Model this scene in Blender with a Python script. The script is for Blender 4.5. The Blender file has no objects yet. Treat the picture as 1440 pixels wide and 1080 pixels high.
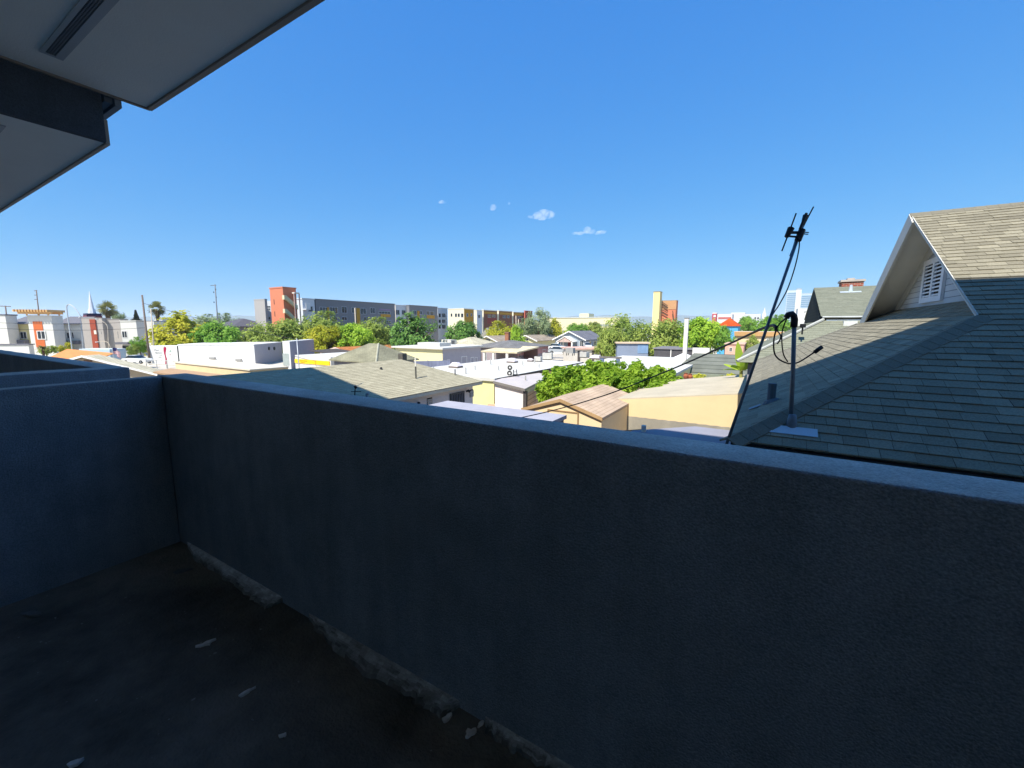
import bpy, bmesh, math, random
from mathutils import Vector, Matrix, noise
random.seed(7)
SC = bpy.context.scene
COL = SC.collection
H = 7.5
FOC, YAW, PIT, ROL = 584.157, 0.5434266, -0.1364235, 0.0026865
_f = Vector((-math.sin(YAW)*math.cos(PIT), math.cos(YAW)*math.cos(PIT), math.sin(PIT)))
_r0 = Vector((math.cos(YAW), math.sin(YAW), 0)); _u0 = _r0.cross(_f)
_rt = _r0*math.cos(ROL)+_u0*math.sin(ROL); _up = -_r0*math.sin(ROL)+_u0*math.cos(ROL)
EYE = Vector((0, 0, H))
def ray(x, y): return _f+_rt*((x-720)/FOC)-_up*((y-540)/FOC)
def atZ(x, y, z): d = ray(x, y); return EYE+d*((z-H)/d.z)
def atD(x, y, dep): return EYE+ray(x, y)*dep
def atX(x, y, X): d = ray(x, y); return EYE+d*(X/d.x)
def atY(x, y, Y): d = ray(x, y); return EYE+d*(Y/d.y)

# ------------------------------------------------------------------ materials
def lin(h):
    h = h.lstrip('#'); o = []
    for i in (0, 2, 4):
        c = int(h[i:i+2], 16)/255
        o.append(c/12.92 if c <= .04045 else ((c+.055)/1.055)**2.4)
    return (*o, 1)
def dim(c, k): return (c[0]*k, c[1]*k, c[2]*k, 1)
MC = {}
def mat(key, col, rough=.85, var=.18, scale=1.5, bump=0, bscale=60, metal=0, spec=.3, detail=6, coat=0):
    if key in MC: return MC[key]
    if isinstance(col, str): col = lin(col)
    m = bpy.data.materials.new(key); m.use_nodes = True
    nt = m.node_tree; N = nt.nodes; L = nt.links; p = N['Principled BSDF']
    p.inputs['Roughness'].default_value = rough; p.inputs['Metallic'].default_value = metal
    p.inputs['Specular IOR Level'].default_value = spec
    tc = N.new('ShaderNodeTexCoord')
    nz = N.new('ShaderNodeTexNoise'); nz.inputs['Scale'].default_value = scale; nz.inputs['Detail'].default_value = detail; nz.inputs['Roughness'].default_value = .65
    L.new(tc.outputs['Object'], nz.inputs['Vector'])
    rp = N.new('ShaderNodeValToRGB'); rp.color_ramp.elements[0].position = .3; rp.color_ramp.elements[1].position = .7
    rp.color_ramp.elements[0].color = dim(col, 1-var); rp.color_ramp.elements[1].color = dim(col, 1+var*.6)
    L.new(nz.outputs['Fac'], rp.inputs['Fac']); L.new(rp.outputs['Color'], p.inputs['Base Color'])
    if bump:
        b = N.new('ShaderNodeTexNoise'); b.inputs['Scale'].default_value = bscale; b.inputs['Detail'].default_value = 4
        L.new(tc.outputs['Object'], b.inputs['Vector'])
        bn = N.new('ShaderNodeBump'); bn.inputs['Strength'].default_value = bump; bn.inputs['Distance'].default_value = .01
        L.new(b.outputs['Fac'], bn.inputs['Height']); L.new(bn.outputs['Normal'], p.inputs['Normal'])
    MC[key] = m
    return m
def brickmat(key, c1, c2, mortar, bw, rh, ms=.01, rough=.9, off=.5, noise_s=.7, nvar=.25):
    """Courses laid out in each part's own metre UVs: shingles, siding boards, corrugation, blocks."""
    if key in MC: return MC[key]
    m = bpy.data.materials.new(key); m.use_nodes = True
    nt = m.node_tree; N = nt.nodes; L = nt.links; p = N['Principled BSDF']
    p.inputs['Roughness'].default_value = rough; p.inputs['Specular IOR Level'].default_value = .2
    uv = N.new('ShaderNodeUVMap'); br = N.new('ShaderNodeTexBrick')
    L.new(uv.outputs['UV'], br.inputs['Vector'])
    br.inputs['Color1'].default_value = lin(c1); br.inputs['Color2'].default_value = lin(c2); br.inputs['Mortar'].default_value = lin(mortar)
    br.inputs['Scale'].default_value = 1; br.inputs['Brick Width'].default_value = bw; br.inputs['Row Height'].default_value = rh
    br.inputs['Mortar Size'].default_value = ms; br.inputs['Mortar Smooth'].default_value = .3; br.offset = off
    tc = N.new('ShaderNodeTexCoord'); nz = N.new('ShaderNodeTexNoise'); nz.inputs['Scale'].default_value = noise_s; nz.inputs['Detail'].default_value = 6
    L.new(tc.outputs['Object'], nz.inputs['Vector'])
    rp = N.new('ShaderNodeValToRGB'); a, b = 1-nvar, 1+nvar*.5
    rp.color_ramp.elements[0].position = .3; rp.color_ramp.elements[1].position = .7
    rp.color_ramp.elements[0].color = (a, a, a, 1); rp.color_ramp.elements[1].color = (b, b, b, 1)
    L.new(nz.outputs['Fac'], rp.inputs['Fac'])
    mx = N.new('ShaderNodeMix'); mx.data_type = 'RGBA'; mx.blend_type = 'MULTIPLY'; mx.inputs[0].default_value = 1
    L.new(br.outputs['Color'], mx.inputs[6]); L.new(rp.outputs['Color'], mx.inputs[7]); L.new(mx.outputs[2], p.inputs['Base Color'])
    bn = N.new('ShaderNodeBump'); bn.inputs['Strength'].default_value = .35; bn.inputs['Distance'].default_value = .015; bn.invert = True
    L.new(br.outputs['Fac'], bn.inputs['Height']); L.new(bn.outputs['Normal'], p.inputs['Normal'])
    MC[key] = m
    return m
def tonemat(key, c0, c1, rough=.92, nscale=40, speck=.25):
    """Colour picked per shingle by the face attribute 'tone', with fine granule specks."""
    if key in MC: return MC[key]
    m = bpy.data.materials.new(key); m.use_nodes = True
    nt = m.node_tree; N = nt.nodes; L = nt.links; p = N['Principled BSDF']
    p.inputs['Roughness'].default_value = rough; p.inputs['Specular IOR Level'].default_value = .2
    at = N.new('ShaderNodeAttribute'); at.attribute_name = 'tone'
    mx = N.new('ShaderNodeMix'); mx.data_type = 'RGBA'
    mx.inputs[6].default_value = lin(c0); mx.inputs[7].default_value = lin(c1); L.new(at.outputs['Fac'], mx.inputs[0])
    tc = N.new('ShaderNodeTexCoord'); nz = N.new('ShaderNodeTexNoise'); nz.inputs['Scale'].default_value = nscale; nz.inputs['Detail'].default_value = 5; nz.inputs['Roughness'].default_value = .8
    L.new(tc.outputs['Object'], nz.inputs['Vector'])
    rp = N.new('ShaderNodeValToRGB'); rp.color_ramp.elements[0].position = .35; rp.color_ramp.elements[1].position = .65
    a, b = 1-speck, 1+speck*.6
    rp.color_ramp.elements[0].color = (a, a, a, 1); rp.color_ramp.elements[1].color = (b, b, b, 1); L.new(nz.outputs['Fac'], rp.inputs['Fac'])
    m2 = N.new('ShaderNodeMix'); m2.data_type = 'RGBA'; m2.blend_type = 'MULTIPLY'; m2.inputs[0].default_value = 1
    L.new(mx.outputs[2], m2.inputs[6]); L.new(rp.outputs['Color'], m2.inputs[7]); L.new(m2.outputs[2], p.inputs['Base Color'])
    MC[key] = m
    return m
def leafmat(key, c0, c1, trans=.3):
    if key in MC: return MC[key]
    m = bpy.data.materials.new(key); m.use_nodes = True
    nt = m.node_tree; N = nt.nodes; L = nt.links; p = N['Principled BSDF']; out = N['Material Output']
    p.inputs['Roughness'].default_value = .6; p.inputs['Specular IOR Level'].default_value = .25
    at = N.new('ShaderNodeAttribute'); at.attribute_name = 'tone'
    mx = N.new('ShaderNodeMix'); mx.data_type = 'RGBA'; mx.inputs[6].default_value = lin(c0); mx.inputs[7].default_value = lin(c1)
    L.new(at.outputs['Fac'], mx.inputs[0]); L.new(mx.outputs[2], p.inputs['Base Color'])
    tr = N.new('ShaderNodeBsdfTranslucent'); L.new(mx.outputs[2], tr.inputs['Color'])
    ms = N.new('ShaderNodeMixShader'); ms.inputs[0].default_value = trans
    L.new(p.outputs[0], ms.inputs[1]); L.new(tr.outputs[0], ms.inputs[2]); L.new(ms.outputs[0], out.inputs['Surface'])
    MC[key] = m
    return m
def glassmat():
    return mat('window_glass', '#1d2830', rough=.06, var=.3, scale=.4, spec=.6)
W_ = lambda: mat('white_trim', '#e2e0da', rough=.6, var=.06)

# ------------------------------------------------------------------ objects
def tag(o, label=None, cat=None, group=None, kind=None):
    if label: o['label'] = label
    if cat: o['category'] = cat
    if group: o['group'] = group
    if kind: o['kind'] = kind
    return o
def thing(name, label, cat, loc=(0, 0, 0), rz=0, group=None):
    o = bpy.data.objects.new(name, None); COL.objects.link(o); o.location = loc; o.rotation_euler = (0, 0, rz)
    o.empty_display_size = .3
    return tag(o, label, cat, group)
class MB:
    def __init__(s): s.v = []; s.f = []; s.m = []; s.t = []
    def face(s, pts, m=0, tone=.5):
        b = len(s.v); s.v += [tuple(p) for p in pts]; s.f.append(tuple(range(b, b+len(pts)))); s.m.append(m); s.t.append(tone); return s
    def hexa(s, p, m=0, tone=.5):      # p: 4 bottom (ccw), 4 top
        b = len(s.v); s.v += [tuple(q) for q in p]
        for f in ((3, 2, 1, 0), (4, 5, 6, 7), (0, 1, 5, 4), (1, 2, 6, 5), (2, 3, 7, 6), (3, 0, 4, 7)):
            s.f.append(tuple(b+i for i in f)); s.m.append(m); s.t.append(tone)
        return s
    def box(s, x0, y0, z0, x1, y1, z1, m=0, tone=.5):
        x0, x1 = min(x0, x1), max(x0, x1); y0, y1 = min(y0, y1), max(y0, y1); z0, z1 = min(z0, z1), max(z0, z1)
        return s.hexa([(x0, y0, z0), (x1, y0, z0), (x1, y1, z0), (x0, y1, z0), (x0, y0, z1), (x1, y0, z1), (x1, y1, z1), (x0, y1, z1)], m, tone)
    def prism(s, pts, vec, m=0, tone=.5):  # extrude polygon along vec
        n = len(pts); b = len(s.v); vec = Vector(vec)
        s.v += [tuple(p) for p in pts]+[tuple(Vector(p)+vec) for p in pts]
        s.f.append(tuple(range(b+n-1, b-1, -1))); s.f.append(tuple(range(b+n, b+2*n))); s.m += [m, m]; s.t += [tone, tone]
        for i in range(n):
            j = (i+1) % n; s.f.append((b+i, b+j, b+n+j, b+n+i)); s.m.append(m); s.t.append(tone)
        return s
    def tube(s, pts, r, n=8, m=0, r1=None, cap=True):
        pts = [Vector(p) for p in pts]; k = len(pts); b = len(s.v); prev = None
        for i, p in enumerate(pts):
            d = (pts[min(i+1, k-1)]-pts[max(i-1, 0)]).normalized()
            a = Vector((0, 0, 1)) if abs(d.z) < .9 else Vector((1, 0, 0))
            if prev is not None: a = prev
            u = (a-d*a.dot(d)).normalized(); w = d.cross(u); prev = u
            rr = r if r1 is None else r+(r1-r)*i/(k-1)
            for j in range(n):
                t = 2*math.pi*j/n; s.v.append(tuple(p+u*(rr*math.cos(t))+w*(rr*math.sin(t))))
        for i in range(k-1):
            for j in range(n):
                s.f.append((b+i*n+j, b+i*n+(j+1) % n, b+(i+1)*n+(j+1) % n, b+(i+1)*n+j)); s.m.append(m); s.t.append(.5)
        if cap:
            s.f.append(tuple(b+j for j in range(n-1, -1, -1))); s.f.append(tuple(b+(k-1)*n+j for j in range(n))); s.m += [m, m]; s.t += [.5, .5]
        return s
    def build(s, name, mats, parent=None, smooth=False, bevel=0, tone=False, uv=True):
        me = bpy.data.meshes.new(name); me.from_pydata(s.v, [], s.f)
        if not isinstance(mats, (list, tuple)): mats = [mats]
        for m in mats: me.materials.append(m)
        me.polygons.foreach_set('material_index', s.m)
        if not tone:
            bm = bmesh.new(); bm.from_mesh(me)
            bmesh.ops.recalc_face_normals(bm, faces=bm.faces)
            if bevel: bmesh.ops.bevel(bm, geom=[e for e in bm.edges if len(e.link_faces) == 2 and e.calc_face_angle(0) > .5], offset=bevel, segments=2, affect='EDGES', profile=.5)
            bm.to_mesh(me); bm.free()
        if tone:
            a = me.attributes.new('tone', 'FLOAT', 'FACE'); a.data.foreach_set('value', s.t)
        if uv:
            ul = me.uv_layers.new(name='UVMap'); Z = Vector((0, 0, 1)); d = ul.data
            for p in me.polygons:
                n = p.normal; v = Z-n*n.z
                v = v.normalized() if v.length > 1e-3 else Vector((0, 1, 0))
                u = v.cross(n)
                for li in p.loop_indices:
                    c = me.vertices[me.loops[li].vertex_index].co; d[li].uv = (c.dot(u), c.dot(v))
        if smooth: me.polygons.foreach_set('use_smooth', [True]*len(me.polygons))
        o = bpy.data.objects.new(name, me); COL.objects.link(o)
        if parent: o.parent = parent
        return o
def copy_tree(o, parent=None):
    c = o.copy(); COL.objects.link(c); c.parent = parent
    for ch in list(o.children): copy_tree(ch, c)
    return c
class Fr:
    """Local frame of a building: x along its front, y away from it, z up; finds where a line of sight meets one of its faces."""
    def __init__(s, px, py, d, deg):
        p = atD(px, py, d); s.a = math.radians(deg); s.O = Vector((p.x, p.y, 0)); s.c, s.s = math.cos(s.a), math.sin(s.a); s.d = d
    def loc(s, p):
        q = p-s.O; return Vector((q.x*s.c+q.y*s.s, -q.x*s.s+q.y*s.c, q.z))
    def hit(s, px, py, ax, val):
        o = s.loc(EYE); r = ray(px, py); r = Vector((r.x*s.c+r.y*s.s, -r.x*s.s+r.y*s.c, r.z))
        return o+r*((val-o[ax])/r[ax])
    def P(s, px, py, y=0): q = s.hit(px, py, 1, y); return q.x, q.z
    def S(s, px, py, x=0): q = s.hit(px, py, 0, x); return q.y, q.z
    def T(s, px, py, z): q = s.hit(px, py, 2, z); return q.x, q.y
    def root(s, name, label, cat, group=None): return thing(name, label, cat, s.O, s.a, group)
def text(body, size, mtl, parent, loc, rot, name='lettering'):
    c = bpy.data.curves.new(name, 'FONT'); c.body = body; c.size = size; c.extrude = .004; c.align_x = 'LEFT'
    t = bpy.data.objects.new('tmp', c); COL.objects.link(t); bpy.context.view_layer.update()
    me = bpy.data.meshes.new_from_object(t.evaluated_get(bpy.context.evaluated_depsgraph_get())); bpy.data.objects.remove(t); me.materials.clear(); me.materials.append(mtl); me.name = name
    o = bpy.data.objects.new(name, me); COL.objects.link(o); o.parent = parent; o.location = loc; o.rotation_euler = rot
    return o
def window(root, a0, b0, a1, b1, face='front', W=0, fm=None, bars=1, hbars=0, fw=None, glass=None):
    """A framed window on a wall: frame mesh with its pane as child; a along the wall, b up, c out of it."""
    fm = fm or W_(); a0, a1 = min(a0, a1), max(a0, a1); b0, b1 = min(b0, b1), max(b0, b1)
    t = fw or min(.09, .12*(a1-a0))
    def bx(mb, x0, z0, x1, z1, c0, c1):
        if face == 'front': mb.box(x0, -c1, z0, x1, -c0, z1)
        else: mb.box(W+c0, x0, z0, W+c1, x1, z1)
    m = MB()
    bx(m, a0-t, b1, a1+t, b1+t, .0, .06); bx(m, a0-t, b0-t, a1+t, b0, .0, .075)
    bx(m, a0-t, b0, a0, b1, .0, .06); bx(m, a1, b0, a1+t, b1, .0, .06)
    for i in range(bars):
        x = a0+(a1-a0)*(i+1)/(bars+1); bx(m, x-t*.35, b0, x+t*.35, b1, .012, .05)
    for i in range(hbars):
        z = b0+(b1-b0)*(i+1)/(hbars+1); bx(m, a0, z-t*.3, a1, z+t*.3, .012, .046)
    f = m.build('window', fm, root)
    g = MB(); bx(g, a0, b0, a1, b1, .002, .018); g.build('pane', glass or glassmat(), f)
    return f
def slab(mb, quad, t, m=0):
    """A sloped slab: quad is its top face, thickness t downwards."""
    mb.hexa([(p[0], p[1], p[2]-t) for p in quad]+[tuple(p) for p in quad], m)
def flat_building(name, label, cat, fr, xr, ytop, depth, wm, rm=None, cap=.12, over=0., wins=(), swins=(), panels=(), spanels=(), xl=None, winmat=None, group=None, bars=1, hbars=0, parapet=0.):
    r = fr.root(name, label, cat, group)
    W = fr.P(xr, ytop)[0]; zt = fr.P(xl or xr, ytop)[1]
    x0 = 0
    MB().box(x0, 0, 0, W, depth, zt).build('wall', wm, r)
    rm = rm or mat('roof_white', '#b0ada5', var=.12)
    m = MB()
    if parapet:
        o = over
        m.box(x0-o, -o, zt+.002, W+o, .25, zt+parapet); m.box(x0-o, depth-.25, zt+.002, W+o, depth+o, zt+parapet)
        m.box(x0-o, .252, zt+.002, .25, depth-.252, zt+parapet); m.box(W-.25, .252, zt+.002, W+o, depth-.252, zt+parapet)
        m.box(.252, .252, zt+.003, W-.252, depth-.252, zt+.05)
    else: m.box(x0-over, -over, zt+.003, W+over, depth+over, zt+cap)
    m.build('roof', rm, r)
    for (a, b, c, d_, pm, nm, pr) in panels:
        X0, Z1 = fr.P(a, b); X1, Z0 = fr.P(c, d_)
        MB().box(X0, -pr, max(.02, Z0), X1, -.003, Z1).build(nm, pm, r)
    for (a, b, c, d_, pm, nm, pr) in spanels:
        Y0, Z1 = fr.S(a, b, W); Y1, Z0 = fr.S(c, d_, W)
        MB().box(W+.003, Y0, max(.02, Z0), W+pr, Y1, Z1).build(nm, pm, r)
    for w in wins:
        X0, Z1 = fr.P(w[0], w[1]); X1, Z0 = fr.P(w[2], w[3]); window(r, X0, Z0, X1, Z1, fm=winmat, bars=w[4] if len(w) > 4 else bars, hbars=w[5] if len(w) > 5 else hbars)
    for w in swins:
        Y0, Z1 = fr.S(w[0], w[1], W); Y1, Z0 = fr.S(w[2], w[3], W); window(r, Y0, Z0, Y1, Z1, 'side', W, fm=winmat, bars=w[4] if len(w) > 4 else bars, hbars=w[5] if len(w) > 5 else hbars)
    return r, W, zt
def gable_house(name, label, cat, fr, xr, yeave, yridge, depth, wm, rm, over=.45, trim=None, wins=(), swins=(), panels=(), group=None, gm=None, barge=.26):
    """Gable end at the front (local y = 0), ridge running back along y."""
    r = fr.root(name, label, cat, group); W = fr.P(xr, yeave)[0]; ze = fr.P(xr, yeave)[1]; zr = fr.P((fr_x(fr)+xr)/2, yridge)[1]
    trim = trim or W_(); s = (zr-ze)/(W/2)
    MB().prism([(0, 0, 0), (W, 0, 0), (W, 0, ze), (W/2, 0, zr-.05), (0, 0, ze)], (0, depth, 0)).build('wall', wm, r)
    o = over; m = MB(); t = .14; lift = .04
    slab(m, [(-o, -o, ze-o*s+lift), (W/2, -o, zr+lift), (W/2, depth+o, zr+lift), (-o, depth+o, ze-o*s+lift)], t*0.9)
    slab(m, [(W/2, -o, zr+lift), (W+o, -o, ze-o*s+lift), (W+o, depth+o, ze-o*s+lift), (W/2, depth+o, zr+lift)], t*0.9)
    m.build('roof', rm, r)
    f = MB(); h = barge
    for a, b in (((-o-.02, ze-o*s), (W/2, zr)), ((W/2, zr), (W+o+.02, ze-o*s))):
        f.prism([(a[0], -o-.004, a[1]+lift+.02), (b[0], -o-.004, b[1]+lift+.02), (b[0], -o-.004, b[1]-h), (a[0], -o-.004, a[1]-h)], (0, -.06, 0))
    f.build('barge_board', trim, r)
    for w in wins:
        X0, Z1 = fr.P(w[0], w[1]); X1, Z0 = fr.P(w[2], w[3]); window(r, X0, Z0, X1, Z1, bars=w[4] if len(w) > 4 else 1)
    for w in swins:
        Y0, Z1 = fr.S(w[0], w[1], W); Y1, Z0 = fr.S(w[2], w[3], W); window(r, Y0, Z0, Y1, Z1, 'side', W)
    for (a, b, c, d_, pm, nm, pr) in panels:
        X0, Z1 = fr.P(a, b); X1, Z0 = fr.P(c, d_); MB().box(X0, -pr, max(.02, Z0), X1, -.003, Z1).build(nm, pm, r)
    return r, W, ze, zr
def fr_x(fr):  # picture column of the frame's origin at eye level
    q = fr.O+Vector((0, 0, H))-EYE; return 720+FOC*q.dot(_rt)/q.dot(_f)
def hip_roof(mb, x0, y0, x1, y1, ze, zr, m=0, t=.12):
    W, D = x1-x0, y1-y0; k = min(W, D)/2
    a, b = ((x0+k, (y0+y1)/2), (x1-k, (y0+y1)/2)) if W >= D else (((x0+x1)/2, y0+k), ((x0+x1)/2, y1-k))
    A = (*a, zr); B = (*b, zr); c = [(x0, y0, ze), (x1, y0, ze), (x1, y1, ze), (x0, y1, ze)]
    if W >= D: fs = [[c[0], c[1], B, A], [c[1], c[2], B], [c[2], c[3], A, B], [c[3], c[0], A]]
    else: fs = [[c[0], c[1], A], [c[1], c[2], B, A], [c[2], c[3], B], [c[3], c[0], A, B]]
    for f in fs: mb.face(f, m)
    mb.box(x0+.002, y0+.002, ze-t, x1-.002, y1-.002, ze-.004, m)

# ------------------------------------------------------------------ shingle courses as real tabs
def clip(poly, axis, val, keep_gt):
    out = []
    for i in range(len(poly)):
        a, b = poly[i], poly[(i+1) % len(poly)]
        ia = (a[axis] > val) == keep_gt; ib = (b[axis] > val) == keep_gt
        if ia: out.append(a)
        if ia != ib:
            t = (val-a[axis])/(b[axis]-a[axis]); out.append((a[0]+t*(b[0]-a[0]), a[1]+t*(b[1]-a[1])))
    return out
def shingles(mb, poly3, expo, tabw, thick, rnd, m=0, gap=.003, jitter=.5):
    P = [Vector(p) for p in poly3]; n = (P[1]-P[0]).cross(P[2]-P[0]).normalized()
    if n.z < 0: n = -n
    v = (Vector((0, 0, 1))-n*n.z).normalized(); u = v.cross(n); o = P[0]
    p2 = [((p-o).dot(u), (p-o).dot(v)) for p in P]
    v0 = min(q[1] for q in p2); v1 = max(q[1] for q in p2); u0 = min(q[0] for q in p2); u1 = max(q[0] for q in p2)
    row = 0; vv = v0
    while vv < v1-1e-4:
        r = clip(clip(p2, 1, vv, True), 1, vv+expo, False) if True else p2
        if len(r) >= 3:
            uu = u0-rnd.random()*tabw
            while uu < u1:
                w = tabw*(1+jitter*(rnd.random()-.5)); c = clip(clip(r, 0, uu+gap/2, True), 0, uu+w-gap/2, False)
                if len(c) >= 3:
                    tone = min(1, max(0, rnd.gauss(.5, .11))); th = thick*(1+.5*(rnd.random()-.5)); lip = .004*rnd.random()
                    def W3(q, h): return o+u*q[0]+v*q[1]+n*h
                    top = [W3(q, .002+th*(1-.8*(q[1]-vv)/expo)) for q in c]
                    mb.face(top, m, tone)
                    for i in range(len(c)):
                        a, b = c[i], c[(i+1) % len(c)]
                        if abs(a[1]-vv) < 1e-5 and abs(b[1]-vv) < 1e-5:
                            mb.face([W3(a, -.004), W3(b, -.004), top[(i+1) % len(c)], top[i]], m, tone)
                uu += w
        vv += expo; row += 1

# ------------------------------------------------------------------ foliage
def crown_mesh(name, n, leaf, seed, lobes=14, flat=.85, spread=.34, wispy=0.):
    """Leaf-sized faces gathered in clumps through a unit crown; tone varies from clump to clump."""
    R = random.Random(seed); V = []; F = []; T = []
    L = []
    for i in range(lobes):
        while True:
            p = Vector((R.uniform(-1, 1), R.uniform(-1, 1), R.uniform(-1, 1)))
            if .2 < p.length < 1: break
        p = p.normalized()*R.uniform(.45, .8); p.z *= flat
        L.append((p, R.uniform(.5, 1.15)*spread, R.gauss(.5, .2)))
    clumps = []
    for p, s, t in L:
        for k in range(9):
            d = Vector((R.gauss(0, 1), R.gauss(0, 1), R.gauss(0, 1))).normalized()
            clumps.append((p+d*s*R.uniform(.55, 1.0), s*R.uniform(.28, .55), t+R.gauss(0, .16)))
    for i in range(n):
        c, s, t = R.choice(clumps)
        d = Vector((R.gauss(0, 1), R.gauss(0, 1), R.gauss(0, 1)))
        p = c+d*(s*.5)
        if wispy and R.random() < wispy: p += Vector((R.gauss(0, .07), R.gauss(0, .07), abs(R.gauss(0, .09))))
        out = p.normalized() if p.length > .01 else Vector((0, 0, 1))
        nn = (out*1.0+Vector((R.gauss(0, .45), R.gauss(-.15, .45), R.gauss(.55, .45)))).normalized()
        a = nn.orthogonal().normalized(); ang = R.uniform(0, 6.28); a = a*math.cos(ang)+nn.cross(a)*math.sin(ang); b = nn.cross(a)
        l = leaf*R.uniform(.6, 1.3); w = l*R.uniform(.4, .6); k = len(V)
        V += [tuple(p-a*l), tuple(p-b*w+nn*l*.15), tuple(p+a*l-nn*l*.2), tuple(p+b*w+nn*l*.15)]
        F.append((k, k+1, k+2, k+3)); T.append(min(1, max(0, t+R.gauss(0, .14))))
    zs = sorted(v[2] for v in V); rs = sorted(math.hypot(v[0], v[1]) for v in V); q = int(len(V)*.985); kz = 1/max(zs[q], -zs[len(V)-q]); kr = 1/rs[q]
    V = [(v[0]*kr, v[1]*kr, v[2]*kz) for v in V]
    keep = [i for i, f in enumerate(F) if Vector(V[f[0]]).length < 1.14]; F = [F[i] for i in keep]; T = [T[i] for i in keep]
    me = bpy.data.meshes.new(name); me.from_pydata(V, [], F)
    at = me.attributes.new('tone', 'FLOAT', 'FACE'); at.data.foreach_set('value', T)
    return me
def trunk_mesh(name, seed, h0=-1.0):
    """Tapered trunk from z = -1 with limbs reaching into a unit crown centred at the origin."""
    R = random.Random(seed); m = MB()
    m.tube([(0, 0, h0), (.02, .01, -.6), (-.02, .03, -.2), (0, 0, .2)], .075, 7, r1=.03)
    for k in range(7):
        a = k*.9+R.random()*.5; r = R.uniform(.45, .75); z = R.uniform(-.1, .6); s = R.uniform(-.5, .0)
        m.tube([(0, 0, s), (math.cos(a)*r*.5, math.sin(a)*r*.5, (s+z)/2+.08), (math.cos(a)*r, math.sin(a)*r, z)], .035, 5, r1=.008)
    return m
CR = {}
def crown(kind):
    if kind not in CR:
        spec = {'round': (8000, .054, 11, 20, .85, .4, 0), 'olive': (8500, .052, 12, 30, .9, .44, .1), 'loose': (8000, .052, 13, 26, 1.0, .44, .15),
                'dense': (9000, .054, 14, 26, .8, .38, 0), 'wisp': (6500, .046, 15, 20, 1.0, .38, .3), 'bush': (1300, .1, 16, 9, .7, .4, .1)}[kind]
        CR[kind] = crown_mesh('crown_'+kind, *spec)
    return CR[kind]
TRK = {}
BARK = lambda: mat('bark', '#5b4a3a', var=.4, scale=6, bump=.4)
def tree(name, label, px, ytop, hw, d, kind, lm, ratio=.9, group='trees between the roofs', cat='tree', seed=0):
    top = atD(px, ytop, d); r = hw*d/FOC; h = top.z; rz = min(r*ratio, h*.55); r *= 1.0
    o = thing(name, label, cat, (top.x, top.y, 0), random.random()*6.28, group)
    me = crown(kind).copy(); me.materials.append(lm)
    c = bpy.data.objects.new('crown', me); COL.objects.link(c); c.parent = o; c.location = (0, 0, h-rz*1.02); c.scale = (r, r, rz)
    t = trunk_mesh('trunk', sum(map(ord, kind)) % 7); s = h-rz*1.02
    for i, p in enumerate(t.v):
        z = p[2]; t.v[i] = (p[0]*r, p[1]*r, (z*rz if z > -.6 else -.6*rz+(z+.6)/.4*(s-.6*rz)))
    tm = [(p[0], p[1], p[2]+s) for p in t.v]; t.v = tm
    t.build('trunk', BARK(), o, smooth=True)
    return o

# ================================================================== camera, sky, sun
cam = bpy.data.cameras.new('camera'); co = bpy.data.objects.new('camera', cam); COL.objects.link(co); SC.camera = co
cam.sensor_width = 36; cam.lens = 36*FOC/1440; cam.clip_start = .05; cam.clip_end = 20000
co.matrix_world = Matrix(((_rt.x, _up.x, -_f.x, 0), (_rt.y, _up.y, -_f.y, 0), (_rt.z, _up.z, -_f.z, H), (0, 0, 0, 1)))
SX, SY, KSH = .04, .999, 1.3
ELEV = math.atan(KSH*SY); ROT = math.atan2(-SX, -SY)
wd = bpy.data.worlds.new('World'); SC.world = wd; wd.use_nodes = True
nt = wd.node_tree; sk = nt.nodes.new('ShaderNodeTexSky'); sk.sky_type = 'NISHITA'; sk.sun_disc = False
sk.sun_elevation = ELEV; sk.sun_rotation = ROT % (2*math.pi); sk.altitude = 0; sk.air_density = 1.0; sk.dust_density = .25; sk.ozone_density = 4.0
sp_ = nt.nodes.new('ShaderNodeSeparateColor'); cb_ = nt.nodes.new('ShaderNodeCombineColor'); nt.links.new(sk.outputs[0], sp_.inputs[0])
for i, (ex, sc) in enumerate(((1.0, .205), (.56, .725), (.23, 2.05))):   # the deep clear blue of this sky
    pw = nt.nodes.new('ShaderNodeMath'); pw.operation = 'POWER'; pw.inputs[1].default_value = ex; ml = nt.nodes.new('ShaderNodeMath'); ml.operation = 'MULTIPLY'; ml.inputs[1].default_value = sc
    nt.links.new(sp_.outputs[i], pw.inputs[0]); nt.links.new(pw.outputs[0], ml.inputs[0]); nt.links.new(ml.outputs[0], cb_.inputs[i])
nt.links.new(cb_.outputs[0], nt.nodes['Background'].inputs[0]); nt.nodes['Background'].inputs[1].default_value = .15
sun = bpy.data.lights.new('sun', 'SUN'); sun.energy = 4.0; sun.angle = math.radians(.53); sun.color = (1, .95, .86)
so = bpy.data.objects.new('sun', sun); COL.objects.link(so)
sd = Vector((SX, SY, -KSH*SY)).normalized(); so.rotation_euler = sd.to_track_quat('-Z', 'Y').to_euler()
SC.view_settings.view_transform = 'Standard'; SC.view_settings.look = 'None'; SC.view_settings.exposure = 1.0; SC.view_settings.gamma = 1
SC.view_settings.use_curve_mapping = False
SC.cycles.max_bounces = 12; SC.cycles.diffuse_bounces = 8; SC.cycles.volume_bounces = 6

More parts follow.
